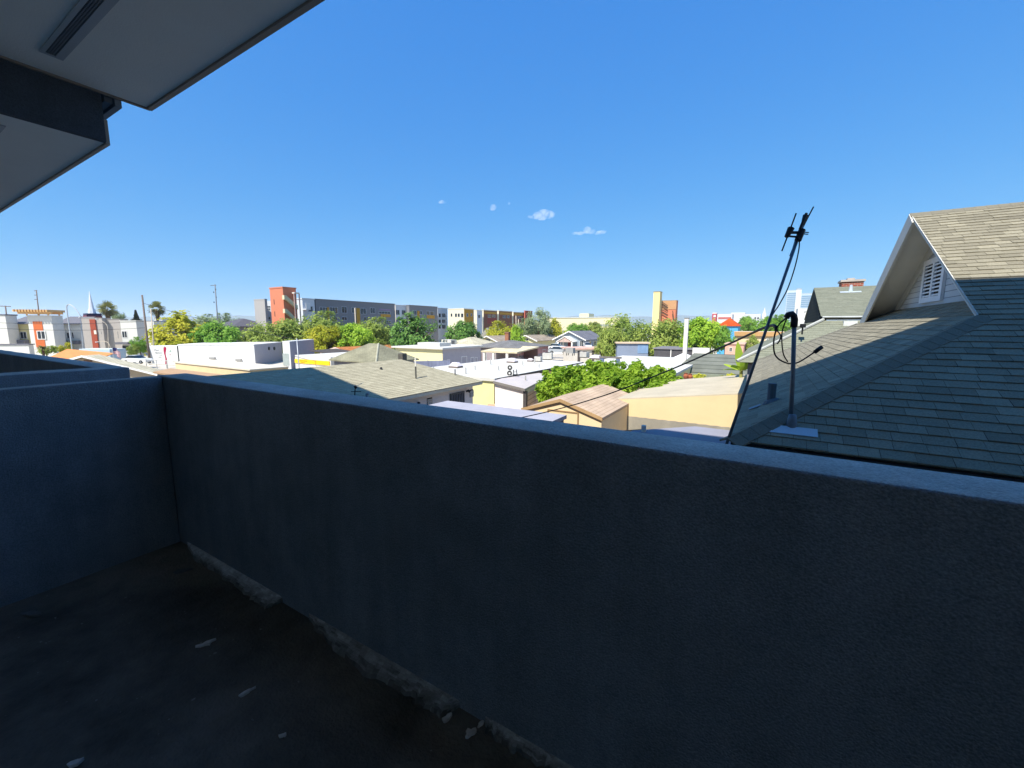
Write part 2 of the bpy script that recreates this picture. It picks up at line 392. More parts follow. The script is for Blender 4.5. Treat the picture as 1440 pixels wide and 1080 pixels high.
# ================================================================== ground and far hills
tag(MB().face([(-9000, -3000, 0), (9000, -3000, 0), (9000, 9000, 0), (-9000, 9000, 0)]).build('ground', mat('ground_dirt', '#bdb4a5', var=.35, scale=.05)), kind='structure')
m = MB(); m.face([(-260, 86, .004), (-60, 86, .004), (-60, 98, .004), (-260, 98, .004)])
tag(m.build('road', mat('asphalt', '#5a5957', var=.2, scale=.3)), kind='structure')
m = MB(); m.box(-260, 83.5, .001, -60, 85.99, .13)
tag(m.build('pavement', mat('concrete_walk', '#a8a298', var=.15, scale=.5)), kind='structure')
def hills(name, px0, px1, prof, dep, col):
    m = MB(); n = 60; prev = None
    for i in range(n+1):
        x = px0+(px1-px0)*i/n; y = prof(x); p = atD(x, y, dep); q = atD(x, 470, dep*.86); b = atD(x, 470, dep*1.15)
        q.z = b.z = -1
        cur = (Vector(q), (Vector(q)+p)/2+Vector((0, 0, 8+6*math.sin(i*1.7))), p, Vector(b))
        if prev:
            for k in range(3): m.face([prev[k], cur[k], cur[k+1], prev[k+1]])
        prev = cur
    tag(m.build(name, col), kind='structure')
hm = mat('hill_scrub', '#5f6d6a', var=.1, scale=.004)
hills('hills', -40, 620, lambda x: 446+1.5*math.sin(x*.03)+1.2*math.sin(x*.11)-2*math.exp(-((x-380)/50)**2), 4200, hm)
hills('hills', 740, 1130, lambda x: 444.5+1.0*math.sin(x*.05)+.7*math.sin(x*.13), 4600, hm)

# ================================================================== the balcony we stand on
FLZ, TOPZ, YI, YO, XI, XO = 6.1, 7.19, 1.07, 1.235, -3.18, -3.29
def stucco(key, col, strength=.9):
    if key in MC: return MC[key]
    m = bpy.data.materials.new(key); m.use_nodes = True; MC[key] = m; col = lin(col)
    nt = m.node_tree; N = nt.nodes; L = nt.links; p = N['Principled BSDF']; p.inputs['Roughness'].default_value = .95; p.inputs['Specular IOR Level'].default_value = .15
    tc = N.new('ShaderNodeTexCoord')
    def nz(scale, det, rough=.65, vec=None):
        n = N.new('ShaderNodeTexNoise'); n.inputs['Scale'].default_value = scale; n.inputs['Detail'].default_value = det; n.inputs['Roughness'].default_value = rough; L.new(vec or tc.outputs['Object'], n.inputs['Vector']); return n.outputs['Fac']
    def ramp(f, a, b, lo, hi):
        r = N.new('ShaderNodeMapRange'); r.inputs['From Min'].default_value = a; r.inputs['From Max'].default_value = b; r.inputs['To Min'].default_value = lo; r.inputs['To Max'].default_value = hi; L.new(f, r.inputs['Value']); return r.outputs['Result']
    def mul(a, b):
        n = N.new('ShaderNodeMath'); n.operation = 'MULTIPLY'; L.new(a, n.inputs[0]); L.new(b, n.inputs[1]); return n.outputs[0]
    mp = N.new('ShaderNodeMapping'); mp.inputs['Scale'].default_value = (2.2, 2.2, .25); L.new(tc.outputs['Object'], mp.inputs['Vector'])
    grain = nz(160, 4, .7); blot = nz(1.1, 5); streak = nz(3, 4, .6, mp.outputs[0]); patch = nz(7, 3)
    k = mul(mul(ramp(grain, .36, .6, .74, 1.12), ramp(blot, .3, .7, .78, 1.15)), mul(ramp(streak, .3, .7, .86, 1.1), ramp(patch, .35, .65, .92, 1.06)))
    mx = N.new('ShaderNodeMix'); mx.data_type = 'RGBA'; mx.blend_type = 'MULTIPLY'; mx.inputs[0].default_value = 1; mx.inputs[6].default_value = col
    L.new(k, mx.inputs[7]); L.new(mx.outputs[2], p.inputs['Base Color'])
    v = N.new('ShaderNodeTexVoronoi'); v.inputs['Scale'].default_value = 170; L.new(tc.outputs['Object'], v.inputs['Vector'])
    ad = N.new('ShaderNodeMath'); ad.operation = 'ADD'; L.new(grain, ad.inputs[0]); L.new(v.outputs['Distance'], ad.inputs[1])
    b1 = N.new('ShaderNodeBump'); b1.inputs['Strength'].default_value = strength; b1.inputs['Distance'].default_value = .005
    b2 = N.new('ShaderNodeBump'); b2.inputs['Strength'].default_value = .25; b2.inputs['Distance'].default_value = .03
    L.new(ad.outputs[0], b1.inputs['Height']); L.new(patch, b2.inputs['Height']); L.new(b2.outputs['Normal'], b1.inputs['Normal']); L.new(b1.outputs['Normal'], p.inputs['Normal'])
    return m
ST = stucco('stucco_bluegrey', '#8c949d', .7); ST2 = stucco('coping_wear_skylight', '#c6c3bc', .6); STW = mat('stucco_pale', '#e6e3dc', rough=.95, var=.06, bump=.4, bscale=70)
def wallmesh(name, x0, y0, x1, y1, z0, z1, bev=.009):
    """A plastered wall: gridded box whose faces wander a few millimetres, edges rounded."""
    bm = bmesh.new(); bmesh.ops.create_cube(bm, size=1)
    bmesh.ops.scale(bm, vec=(x1-x0, y1-y0, z1-z0), verts=bm.verts); bmesh.ops.translate(bm, vec=((x0+x1)/2, (y0+y1)/2, (z0+z1)/2), verts=bm.verts)
    bmesh.ops.bevel(bm, geom=list(bm.edges), offset=bev, segments=3, affect='EDGES', profile=.5)
    for ax, lo, hi in ((0, x0, x1), (1, y0, y1), (2, z0, z1)):
        n = int((hi-lo)/.07)
        for i in range(1, n):
            co_ = [0, 0, 0]; no = [0, 0, 0]; co_[ax] = lo+(hi-lo)*i/n; no[ax] = 1
            if n < 90: bmesh.ops.bisect_plane(bm, geom=list(bm.verts)+list(bm.edges)+list(bm.faces), plane_co=co_, plane_no=no)
    for v in bm.verts:
        k = noise.noise_vector(v.co*3.1)*.0032+noise.noise_vector(v.co*11)*.0012
        v.co += k
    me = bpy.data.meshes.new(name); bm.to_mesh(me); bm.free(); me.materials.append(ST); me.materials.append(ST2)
    for p in me.polygons: p.use_smooth = True; p.material_index = 1 if p.normal.z > .75 else 0  # upward faces paler: whitish wear plus sky light put into the colour
    o = bpy.data.objects.new(name, me); COL.objects.link(o); return o
fl = MB(); nx, ny = 90, 50
def floormat():
    m = mat('balcony_membrane', '#7a746c', rough=.85, var=.5, scale=3.2, bump=.9, bscale=70, spec=.2, detail=9); N = m.node_tree.nodes; L = m.node_tree.links; p = N['Principled BSDF']; src = p.inputs['Base Color'].links[0].from_socket
    tc = next(n for n in N if n.type == 'TEX_COORD'); a = N.new('ShaderNodeTexNoise'); a.inputs['Scale'].default_value = .8; a.inputs['Detail'].default_value = 5; a.inputs['Distortion'].default_value = .6; L.new(tc.outputs['Object'], a.inputs['Vector'])
    r = N.new('ShaderNodeValToRGB'); e = r.color_ramp.elements; e[0].position = .36; e[0].color = (.78, .75, .74, 1); e[1].position = .66; e[1].color = (1.2, 1.17, 1.15, 1); L.new(a.outputs['Fac'], r.inputs['Fac'])
    x = N.new('ShaderNodeMix'); x.data_type = 'RGBA'; x.blend_type = 'MULTIPLY'; x.inputs[0].default_value = 1; L.new(src, x.inputs[6]); L.new(r.outputs['Color'], x.inputs[7])
    g = N.new('ShaderNodeTexNoise'); g.inputs['Scale'].default_value = 38; g.inputs['Detail'].default_value = 2; L.new(tc.outputs['Object'], g.inputs['Vector'])   # scattered pale grit
    gr = N.new('ShaderNodeValToRGB'); e = gr.color_ramp.elements; e[0].position = .735; e[0].color = (0, 0, 0, 1); e[1].position = .76; e[1].color = (1, 1, 1, 1); L.new(g.outputs['Fac'], gr.inputs['Fac'])
    y = N.new('ShaderNodeMix'); y.data_type = 'RGBA'; L.new(gr.outputs['Color'], y.inputs[0]); L.new(x.outputs[2], y.inputs[6]); y.inputs[7].default_value = (.28, .26, .25, 1); L.new(y.outputs[2], p.inputs['Base Color'])
    return m
floor_m = floormat()
X0f, X1f, Y0f, Y1f = XI-.02, 3.6, -1.7, YI+.02
g = []
for j in range(ny+1):
    for i in range(nx+1):
        x = X0f+(X1f-X0f)*i/nx; y = Y0f+(Y1f-Y0f)*j/ny
        g.append((x, y, FLZ+noise.noise(Vector((x*1.6, y*1.6, 0)))*.006+noise.noise(Vector((x*9, y*9, 3)))*.0015))
fl.v = g
for j in range(ny):
    for i in range(nx):
        a = j*(nx+1)+i; fl.f.append((a, a+1, a+nx+2, a+nx+1)); fl.m.append(0); fl.t.append(.5)
tag(fl.build('balcony_floor', floor_m, smooth=True), kind='structure')
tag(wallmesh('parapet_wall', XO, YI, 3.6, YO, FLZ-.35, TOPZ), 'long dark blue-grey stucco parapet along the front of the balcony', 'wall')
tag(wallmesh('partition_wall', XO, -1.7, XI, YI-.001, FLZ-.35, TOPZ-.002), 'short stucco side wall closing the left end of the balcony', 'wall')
nb = thing('neighbour_balcony', 'next stucco balcony beyond the gap past the left side wall', 'balcony', (-4.12, 1.18, FLZ))
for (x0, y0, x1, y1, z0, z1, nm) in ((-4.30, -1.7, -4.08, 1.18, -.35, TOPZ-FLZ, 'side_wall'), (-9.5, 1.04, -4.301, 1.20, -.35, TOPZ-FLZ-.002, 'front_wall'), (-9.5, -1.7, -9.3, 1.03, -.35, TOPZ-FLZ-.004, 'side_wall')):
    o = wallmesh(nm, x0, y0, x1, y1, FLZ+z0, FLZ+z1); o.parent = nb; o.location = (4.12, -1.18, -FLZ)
MB().box(-9.3+4.12, -2.88, -.12, -.181, -.141, 0).build('floor_slab', floor_m, nb)
# loose coating strip along the foot of the front wall
inner = [(252, 769), (268, 777), (300, 792), (340, 815), (372, 836), (384, 843), (389, 851)]
outer = [(262, 779), (283, 795), (305, 806), (330, 826), (352, 842), (372, 856), (390, 858)]
inner2 = [(428, 869), (450, 880), (480, 893.5), (520, 919), (560, 946), (590, 962), (612, 985), (625, 1000), (632, 1013)]
outer2 = [(430, 874), (447, 890), (470, 915), (505, 945), (545, 966), (575, 980), (603, 1000), (622, 1010), (633, 1016)]
inner3 = [(676, 1021), (700, 1032), (740, 1054), (790, 1083), (850, 1118)]
outer3 = [(678, 1027), (697, 1042), (735, 1066), (780, 1090), (835, 1122)]
def strip(inn, out, fade=lambda t: .5):
    m = MB(); rows = []; R = random.Random(3); n = 40
    def samp(l, t):
        k = t*(len(l)-1); i = min(int(k), len(l)-2); a = k-i; return (l[i][0]*(1-a)+l[i+1][0]*a, l[i][1]*(1-a)+l[i+1][1]*a)
    for i in range(n+1):
        p = atZ(*samp(inn, i/n), FLZ); q = atZ(*samp(out, i/n), FLZ); p.y = YI+.004
        q = p.lerp(q, min(1, .12+9*(i/n)*(1-i/n))); q += Vector((R.gauss(0, .004), R.gauss(0, .005), 0)); row = []
        for k in range(10):
            t = k/9; c = p.lerp(q, t); c.z = FLZ+.012+.016*math.sin(math.pi*min(1, .45+.55*t))*(1-.2*t)+R.gauss(0, .0008)-(.010 if k == 9 else 0); row.append(c)
        rows.append(row)
    for i, (a, b) in enumerate(zip(rows, rows[1:])):
        for k in range(9): m.face([a[k], a[k+1], b[k+1], b[k]], 0, min(1, max(0, fade(i/n)*(1.15-(k/8)**1.5)+R.gauss(0, .07)+.35*noise.noise(Vector((i*.35, k*.5, len(inn)))))))
    o = m.build('coating_strip', tonemat('pale_coating', '#5e5a56', '#d3d6d8', rough=.85, nscale=22, speck=.35), uv=False, tone=True)
    bm = bmesh.new(); bm.from_mesh(o.data); bmesh.ops.remove_doubles(bm, verts=bm.verts, dist=1e-5); bmesh.ops.recalc_face_normals(bm, faces=bm.faces)
    if sum(f.normal.z for f in bm.faces) < 0: bmesh.ops.reverse_faces(bm, faces=bm.faces)
    bm.to_mesh(o.data); bm.free()
    o.data.polygons.foreach_set('use_smooth', [True]*len(o.data.polygons)); return o
tag(strip(inner, outer, lambda t: 1.25-.7*t), 'pale flaking coating strip at the wall foot nearest the balcony corner', 'coating', 'flaking coating along the wall foot')
tag(strip(inner2, outer2), 'longest grey coating strip at the wall foot, ending in white crumbs', 'coating', 'flaking coating along the wall foot')
tag(strip(inner3, outer3), 'thin grey coating strip at the wall foot by the bottom edge of the picture', 'coating', 'flaking coating along the wall foot')
# flakes lying about
def flake(px, py, r, label, seed, name='paint_flake', col='#dcd6d0', ang=.5, asp=.45):
    R = random.Random(seed); p = atZ(px, py, FLZ+.008); m = MB(); n = 11
    pts = []
    for i in range(n):
        t = 2*math.pi*i/n; k = r*(1+.4*R.uniform(-1, 1)); x, y = math.cos(t)*k, math.sin(t)*k*asp
        pts.append((p.x+x*math.cos(ang)-y*math.sin(ang), p.y+x*math.sin(ang)+y*math.cos(ang), p.z+.004+.006*R.random()))
    m.prism([(a, b, FLZ-.001+.002*R.random()) for a, b, c in pts], (0, 0, .011))
    o = m.build(name, mat('flake_'+col[1:], col, var=.3, scale=30)); 
    for v in o.data.vertices: v.co.z += .006*math.sin((v.co.x-p.x)/r*2)
    return tag(o, label, 'paint flake', 'flakes on the balcony floor')
flake(290, 904, .034, 'oval grey paint flake alone in the middle of the floor', 1, ang=.9)
flake(346, 973, .024, 'small bent pale flake on the floor below the oval one', 2, ang=1.2, asp=.4)
flake(106, 1072, .026, 'curled pale flake at the very bottom left of the floor', 4, ang=.8)
flake(397, 1034, .012, 'tiny grey crumb between the oval flake and the wall strip', 5)
flake(44, 862, .055, 'broad dull flat flake near the left side wall', 6, col='#7a7472', ang=.35, asp=.35)
flake(630, 1008, .022, 'white crumb where the long coating strip ends', 8, ang=2, asp=.7)
flake(662, 1029, .020, 'whitish lump against the wall between two coating strips', 9, ang=1, asp=.8)
flake(676, 1017, .010, 'tiny white crumb touching the wall between two strips', 10, ang=1, asp=.8)
flake(255, 802, .05, 'faint dull scrap beside the corner coating strip', 11, col='#6d6a6b', asp=.4)
# building above and behind us
ab = thing('apartment_building', 'grey apartment block overhead with pale soffit panels and vents', 'building', (0, 0, FLZ))
def w2(mb): # world coords into ab
    mb.v = [(p[0], p[1], p[2]-FLZ) for p in mb.v]; return mb
SOFF = mat('soffit_white', '#f1efe8', rough=.9, var=.05, scale=1.2, bump=.2, bscale=120)
DK = stucco('stucco_dark', '#4c5560', .5)
XS = -3.70; ZS1 = 8.97; ZS2 = 8.68
w2(MB().box(XS, -1.7, ZS1, 3.9, 1.322, ZS1+.14)).build('soffit_panel', SOFF, ab)
w2(MB().box(-10, -1.7, ZS2, XS-.061, 1.10, ZS2+.12)).build('soffit_panel', SOFF, ab)
TRM = mat('drip_trim', '#9a8f84', rough=.5, var=.1)
w2(MB().box(XS-.004, 1.324, ZS1-.012, 3.9, 1.352, ZS1+.2)).build('drip_edge', TRM, ab)
w2(MB().box(XS-.02, -1.7, ZS1-.010, XS-.005, 1.345, ZS1+.1)).build('drip_edge', TRM, ab)
w2(MB().box(-10, 1.102, ZS2-.012, XS-.045, 1.122, ZS2+.14)).build('drip_edge', TRM, ab)
w2(MB().box(XS-.06, -1.7, ZS2-.004, XS-.022, 1.098, ZS1-.012)).build('roof_fin', DK, ab)
w2(MB().box(-10, 1.124, ZS1-.03, XS-.065, 1.165, ZS1+.03).box(-10, 1.166, ZS1-.05, XS-.03, 1.20, ZS1+.03).box(-10, -1.7, ZS1+.032, XS-.03, 1.21, ZS1+.2)).build('fascia', mat('fascia_bluegrey', '#7f8b97', var=.08), ab)
w2(MB().box(-45, -13, ZS1+.21, 24, 1.30, 19.1-KSH*1.30)).build('upper_storeys', ST, ab)
w2(MB().box(-45, -13, 0, 24, -1.72, ZS1+.205)).build('lower_storeys', STW, ab)
w2(MB().box(2.4, -1.719, FLZ+.01, 2.6, 1.04, ZS1-.002)).build('added_shade_wall', STW, ab)  # unseen full-height wall, added to cut light from the right end
def soffit_vent(z, x0, x1, y0, y1):
    zz = z-.001; c0, c1 = y0+.018, y1-.034; m = MB(); t = .007
    m.box(x0, y0, zz-t, x1, c0, zz); m.box(x0, c1, zz-t, x1, y1, zz); m.box(x0, c0+.0002, zz-t, x0+.02, c1-.0002, zz); m.box(x1-.02, c0+.0002, zz-t, x1, c1-.0002, zz)
    f = w2(m).build('vent_strip', mat('vent_metal', '#b3b8bc', rough=.55, var=.06, metal=.2), ab)
    g = MB(); x = x0+.022; k = 0
    while x < x1-.03:
        g.box(x, c0+.0003, zz-.005, x+.007, c1-.0003, zz-.002); x += .016
    for q in range(1, 4):
        yy = c0+(c1-c0)*q/4; g.box(x0+.021, yy-.0022, zz-.0066, x1-.021, yy+.0022, zz-.0052)
    w2(g).build('grille', mat('vent_grille', '#7b8188', rough=.6), f)
    w2(MB().box(x0+.021, c0+.0004, zz-.0018, x1-.021, c1-.0004, zz-.0004)).build('backing', mat('vent_shadow', '#33373c'), f)
soffit_vent(ZS1, -3.457, -1.4, .785, .876)
soffit_vent(ZS2, -6.2, -3.96, .63, .715)

# ================================================================== big shingled house beside the balcony
TP = .5427; A = Vector((-.236, 4.934, 6.3)); YF = 17.32; YM = (A.y+YF)/2; ZR = A.z+TP*(YM-A.y); XE = 13.5
sh = thing('shingled_house', 'large grey shingled hip roof with a louvred gable right beside the balcony', 'house', (A.x, A.y, 0))
def lh(mb): mb.v = [(p[0]-A.x, p[1]-A.y, p[2]) for p in mb.v]; return mb
XG = 2.24   # barge plane of the small gable
RSH = tonemat('roof_shingle', '#676254', '#a19b86', nscale=60, speck=.28)
R = random.Random(5)
XK = A.x+(YM-A.y)      # where hips would meet the ridge
zg = A.z+TP*(XG-A.x)
hipN = (XK, YM, ZR)
m = MB()
# substrate planes a little below the tabs
def off(p, n, k): return Vector(p)+Vector(n)*k
nF = Vector((0, -TP, 1)).normalized(); nL = Vector((-TP, 0, 1)).normalized(); nB = Vector((0, TP, 1)).normalized()
front = [A, Vector((XE, A.y, A.z)), Vector((XE, YM, ZR)), Vector((XG, YM, ZR)), Vector((XG, A.y+(XG-A.x), zg))]
left = [A, Vector((XG+.9, A.y+(XG+.9-A.x), A.z+TP*(XG+.9-A.x))), Vector((XG+.9, YF-(XG+.9-A.x), A.z+TP*(XG+.9-A.x))), Vector((A.x, YF, A.z))]
back = [Vector((A.x, YF, A.z)), Vector((XG, YF-(XG-A.x), zg)), Vector((XG, YM, ZR)), Vector((XE, YM, ZR)), Vector((XE, YF, A.z))]
for poly, n in ((front, nF), (left, nL), (back, nB)):
    m.face([off(p, n, -.006) for p in poly], 1)
shingles(m, front, .136, .2, .014, R)
shingles(m, left, .136, .2, .010, R)
shingles(m, back, .3, .6, .012, R)
roof_o = lh(m).build('roof', [RSH, mat('roof_underlay', '#16171a')], sh, tone=True)
# soffit and fascia below the eaves
EV = mat('eave_white', '#b9bab6', var=.08)
m = MB(); m.box(A.x+.03, A.y+.06, A.z-.17, XE, A.y+.63, A.z-.13); m.box(A.x+.03, A.y+.631, A.z-.17, A.x+.6, YF-.05, A.z-.13)
lh(m).build('eave_soffit', EV, sh)
m = MB(); m.box(A.x+.004, A.y+.028, A.z-.2, XE, A.y+.058, A.z-.03); m.box(A.x+.004, A.y+.0585, A.z-.2, A.x+.028, YF-.02, A.z-.03)
lh(m).build('fascia_board', mat('fascia_dark', '#2c2f33', var=.2), sh)
SID = brickmat('clapboard', '#c9cfd2', '#bfc6ca', '#7b8288', 30, .115, .007)
m = MB(); m.box(A.x+.6, A.y+.632, 0, XE, YF-.6, A.z-.131); lh(m).build('wall', SID, sh)
# folded cap shingles over the hips and the ridge
CAPM = tonemat('cap_shingle', '#6a665a', '#878272', nscale=60)
def caps(p, q, n1, n2, w=.15, st=.145):
    capm = MB()
    p, q = Vector(p), Vector(q); d = (q-p).normalized(); L = (q-p).length; up = (n1+n2).normalized()
    a = d.cross(n1).normalized(); b = d.cross(n2).normalized()
    if a.dot(up) > 0 or (a.z > 0): a = -a
    if b.dot(up) > 0 or (b.z > 0): b = -b
    k = int(L/st)
    for i in range(k):
        s = p+d*(i*st); e = p+d*(i*st+st*1.05); h0 = .029; h1 = .0255; t = min(1, max(0, R.gauss(.45, .07))); r1 = [s+up*h0, e+up*h1]
        for v in (a, b):
            o = [s+v*w+up*(h0-.012), e+v*w+up*(h1-.012)]
            capm.face([r1[0], r1[1], o[1], o[0]], 0, t)
            capm.face([r1[0], o[0], o[0]-up*.02, r1[0]-up*.02], 0, t); capm.face([o[0], o[1], o[1]-up*.02, o[0]-up*.02], 0, t)
    lh(capm).build('ridge_caps', CAPM, sh, tone=True)
caps(A+Vector((-.02, -.02, 0)), (XG, A.y+(XG-A.x), zg), nF, nL)
caps((A.x, YF, A.z), (XG, YF-(XG-A.x), zg), nL, nB)
caps((XG-.02, YM, ZR), (XE, YM, ZR), nF, nB)
# the small gable
gr = MB(); XW = XG+.55; ov = .05
zb = A.z+TP*(XW-A.x)
yl, yr = YM-(ZR-zb)/TP, YM+(ZR-zb)/TP
# barge boards
m = MB()
for s in (-1, 1):
    y0 = YM+s*(ZR-zg+.10)/TP; dz = .0
    xb = XG-(.03 if s > 0 else .008)
    m.prism([(xb, YM, ZR+.012), (xb, y0, zg-.09), (xb, y0, zg-.09-(.33 if s > 0 else .012)), (xb, YM-(.295 if s > 0 else 0), ZR-(.2 if s > 0 else .01))], (.035 if s > 0 else .012, 0, 0))
lh(m).build('barge_board', mat('barge_paint', '#cfcdc4', var=.08), sh)
m = MB()
for s in (-1, 1):
    n = nF if s < 0 else nB
    a0 = Vector((XG+.006, YM, ZR-.03)); y0 = YM+s*(ZR-zg)/TP
    q = [Vector((XG+.006, YM+s*.003, ZR-.04)), Vector((XW, YM+s*.003, ZR-.04)), Vector((XW, YM+s*(ZR-zb)/TP, zb-.04)), Vector((XG+.006, y0, zg-.04))]
    slab(m, q, .03)
lh(m).build('gable_soffit', mat('soffit_tan', '#d9d6cd', var=.08), sh)
m = MB(); m.prism([(XW, yl+.08, zb), (XW, YM, ZR-.08), (XW, yr-.08, zb)], (.1, 0, 0)); gw = lh(m).build('gable_wall', SID, sh)
m = MB(); m.prism([(XW-.03, YM, ZR-.075), (XW-.03, yr-.02, zb-.03), (XW-.03, yr-.02, zb-.26), (XW-.03, YM, ZR-.30)], (.028, 0, 0)); lh(m).build('frieze_board', mat('barge_paint', ''), sh)
LV = mat('louvre_white', '#e4e7ea', var=.06)
def gp(px, py): q = atX(px, py, XW); return q.y, q.z
vy0, vz0 = gp(1296, 427); vy1, _ = gp(1327, 419); _, vz1 = gp(1318, 362)
vy0, vy1 = max(vy0, vy1), min(vy0, vy1)   # y grows to the left of the picture
vz1 = min(vz1, ZR-.55); fw = .13
m = MB(); xo = XW-.05
m.box(xo, vy1, vz0, XW-.002, vy1+fw, vz1); m.box(xo, vy0-fw, vz0, XW-.002, vy0, vz1)
m.box(xo+.003, vy1+fw, vz0, XW-.002, vy0-fw, vz0+fw*.8); m.box(xo+.003, vy1+fw, vz1-fw*.8, XW-.002, vy0-fw, vz1)
ym = (vy0+vy1)/2; m.box(xo+.004, ym-fw*.4, vz0+fw*.8, XW-.002, ym+fw*.4, vz1-fw*.8)
vt = lh(m).build('louvre_vent', LV, sh)
m = MB(); n = 9
for i in range(n):
    z = vz0+fw*.8+(vz1-vz0-1.6*fw)*(i+.5)/n
    for (a, b) in ((vy1+fw+.002, ym-fw*.4-.002), (ym+fw*.4+.002, vy0-fw-.002)):
        m.hexa([(xo+.01, a, z-.028), (XW-.004, a, z-.01), (XW-.004, b, z-.01), (xo+.01, b, z-.028), (xo+.01, a, z+.004), (XW-.004, a, z+.012), (XW-.004, b, z+.012), (xo+.01, b, z+.004)])
lh(m).build('louvre_blades', LV, vt)
lh(MB().box(XW-.0035, vy1+fw, vz0+fw*.8, XW-.001, vy0-fw, vz1-fw*.8)).build('backing', mat('vent_black', '#0c0c0d'), vt)
# small plumbing vents on the left slope
def onleft(px, py):
    d = ray(px, py); n = nL; k = n.dot(A-EYE)/n.dot(d); return EYE+d*k
def onfront(px, py):
    d = ray(px, py); n = nF; k = n.dot(A-EYE)/n.dot(d); return EYE+d*k
GAL = mat('galvanised', '#8e979f', rough=.45, var=.25, scale=6, metal=.6)
p = onleft(1084, 566); m = MB(); m.tube([p-Vector((0, 0, .05)), p+Vector((0, 0, .26))], .05, 10); m.tube([p+nL*.012, p+nL*.05], .11, 12, r1=.06)
lh(m).build('plumbing_vent', mat('vent_paint', '#5f6a72', var=.2), sh)
p = onleft(1062, 574); 
def sheet(mb, p, n, a, b, t=.006, ang=0):
    n = Vector(n); u = Vector((0, 0, 1)).cross(n).normalized(); v = n.cross(u); 
    if ang: u, v = u*math.cos(ang)+v*math.sin(ang), v*math.cos(ang)-u*math.sin(ang)
    c = p+n*.016; mb.hexa([c-u*a-v*b, c+u*a-v*b, c+u*a+v*b, c-u*a+v*b, c-u*a-v*b+n*t, c+u*a-v*b+n*t, c+u*a+v*b+n*t, c-u*a+v*b+n*t])
m = MB(); sheet(m, p, nL, .075, .075); lh(m).build('roof_patch', mat('patch_grey', '#8b959c', var=.15), sh)
# electric service mast
sp = onfront(1113, 600)
sm = thing('service_mast', 'grey conduit mast with a black hooded weatherhead on the near roof slope', 'mast', sp)
def ls(mb): mb.v = [tuple(Vector(p)-sp) for p in mb.v]; return mb
dep = (sp-EYE).dot(_f); tp = atD(1117, 452, dep); 
ls(MB().tube([sp-Vector((0, 0, .25)), sp.lerp(tp, .5), tp], .021, 14)).build('conduit', mat('conduit_grey', '#6b7177', rough=.5, var=.25, scale=6, metal=.5), sm, smooth=True)
m = MB(); m.tube([sp-Vector((0, 0, .02)), sp+Vector((.0, 0, .07)), sp+Vector((0, 0, .13))], .055, 14, r1=.034); ls(m).build('collar', mat('lead_collar', '#77828b', rough=.6, var=.3, scale=9), sm, smooth=True)
m = MB(); fpp = onfront(1114, 607.5); sheet(m, fpp, nF, .215, .062, ang=0); ls(m).build('flashing', mat('flashing_metal', '#b9c2c8', rough=.5, var=.2, metal=.2), sm)
BLK = mat('black_rubber', '#15161a', rough=.5, var=.2)
side = (_rt*1.0).normalized(); side.z = 0
h = [tp-Vector((0, 0, .06)), tp+Vector((0, 0, .02)), tp+Vector((0, 0, .055))-side*.01, tp+Vector((0, 0, .08))-side*.035, tp+Vector((0, 0, .072))-side*.07, tp+Vector((0, 0, .04))-side*.088]
ls(MB().tube(h, .034, 12, r1=.03)).build('weatherhead', BLK, sm, smooth=True)
pts = [tp+Vector((0, 0, .04))-side*.085, tp-side*.17-Vector((0, 0, .05)), tp-side*.2-Vector((0, 0, .2)), tp-side*.17-Vector((0, 0, .36)), tp-side*.05-Vector((0, 0, .44)), tp+side*.07-Vector((0, 0, .44)), tp+side*.2-Vector((0, 0, .36)), tp+side*.30-Vector((0, 0, .28))]
def smoothpts(pts, n=6):
    P = [Vector(p) for p in pts]; out = []
    for i in range(len(P)-1):
        a, b, c, d = P[max(i-1, 0)], P[i], P[i+1], P[min(i+2, len(P)-1)]
        for k in range(n):
            t = k/n; out.append(.5*((2*b)+(c-a)*t+(2*a-5*b+4*c-d)*t*t+(3*b-a-3*c+d)*t**3))
    return out+[P[-1]]
ls(MB().tube(smoothpts(pts), .008, 7)).build('drip_loop', BLK, sm, smooth=True)
pts2 = [tp+Vector((0, 0, .045))-side*.08, tp-side*.12-Vector((0, 0, .12)), tp-side*.09-Vector((0, 0, .33)), tp-side*.03-Vector((0, 0, .43))]
ls(MB().tube(smoothpts(pts2), .0065, 7)).build('drip_loop', BLK, sm, smooth=True)
ls(MB().tube([tp+side*.25-Vector((0, 0, .325)), tp+side*.32-Vector((0, 0, .27))], .022, 8)).build('splice', BLK, sm, smooth=True)
# service cable sagging away from the mast
cab0 = tp-side*.18-Vector((0, 0, .10))
def cable(name, label, pts, r, m=BLK):
    o = MB().tube(smoothpts(pts, 10), r, 6).build(name, m, smooth=True); return tag(o, label, 'cable')
depc = (cab0-EYE).dot(_f)
cable('power_cable', 'black overhead service cable swooping down left from the mast across the yards', [cab0, atD(1080, 459, depc*1.05), atD(1020, 486, depc*1.4), atD(940, 521, depc*1.9), atD(850, 556, depc*2.4), atD(770, 579, depc*2.8), atD(690, 596, depc*3.2)], .016)
cable('thin_cable', 'thin black cable hanging from the mast past the leaning aerial pole', [cab0-Vector((0, 0, .14))+side*.02, atD(1098, 473, depc), atD(1090, 462, depc*1.02), atD(1084, 456, depc*1.03)], .007)
cable('phone_cable', 'dark cable lying low over the yard in front of the cream wall', [atD(905, 604, 11.2), atD(880, 606, 11.6), atD(864, 607, 12), atD(845, 611, 12.3)], .018)
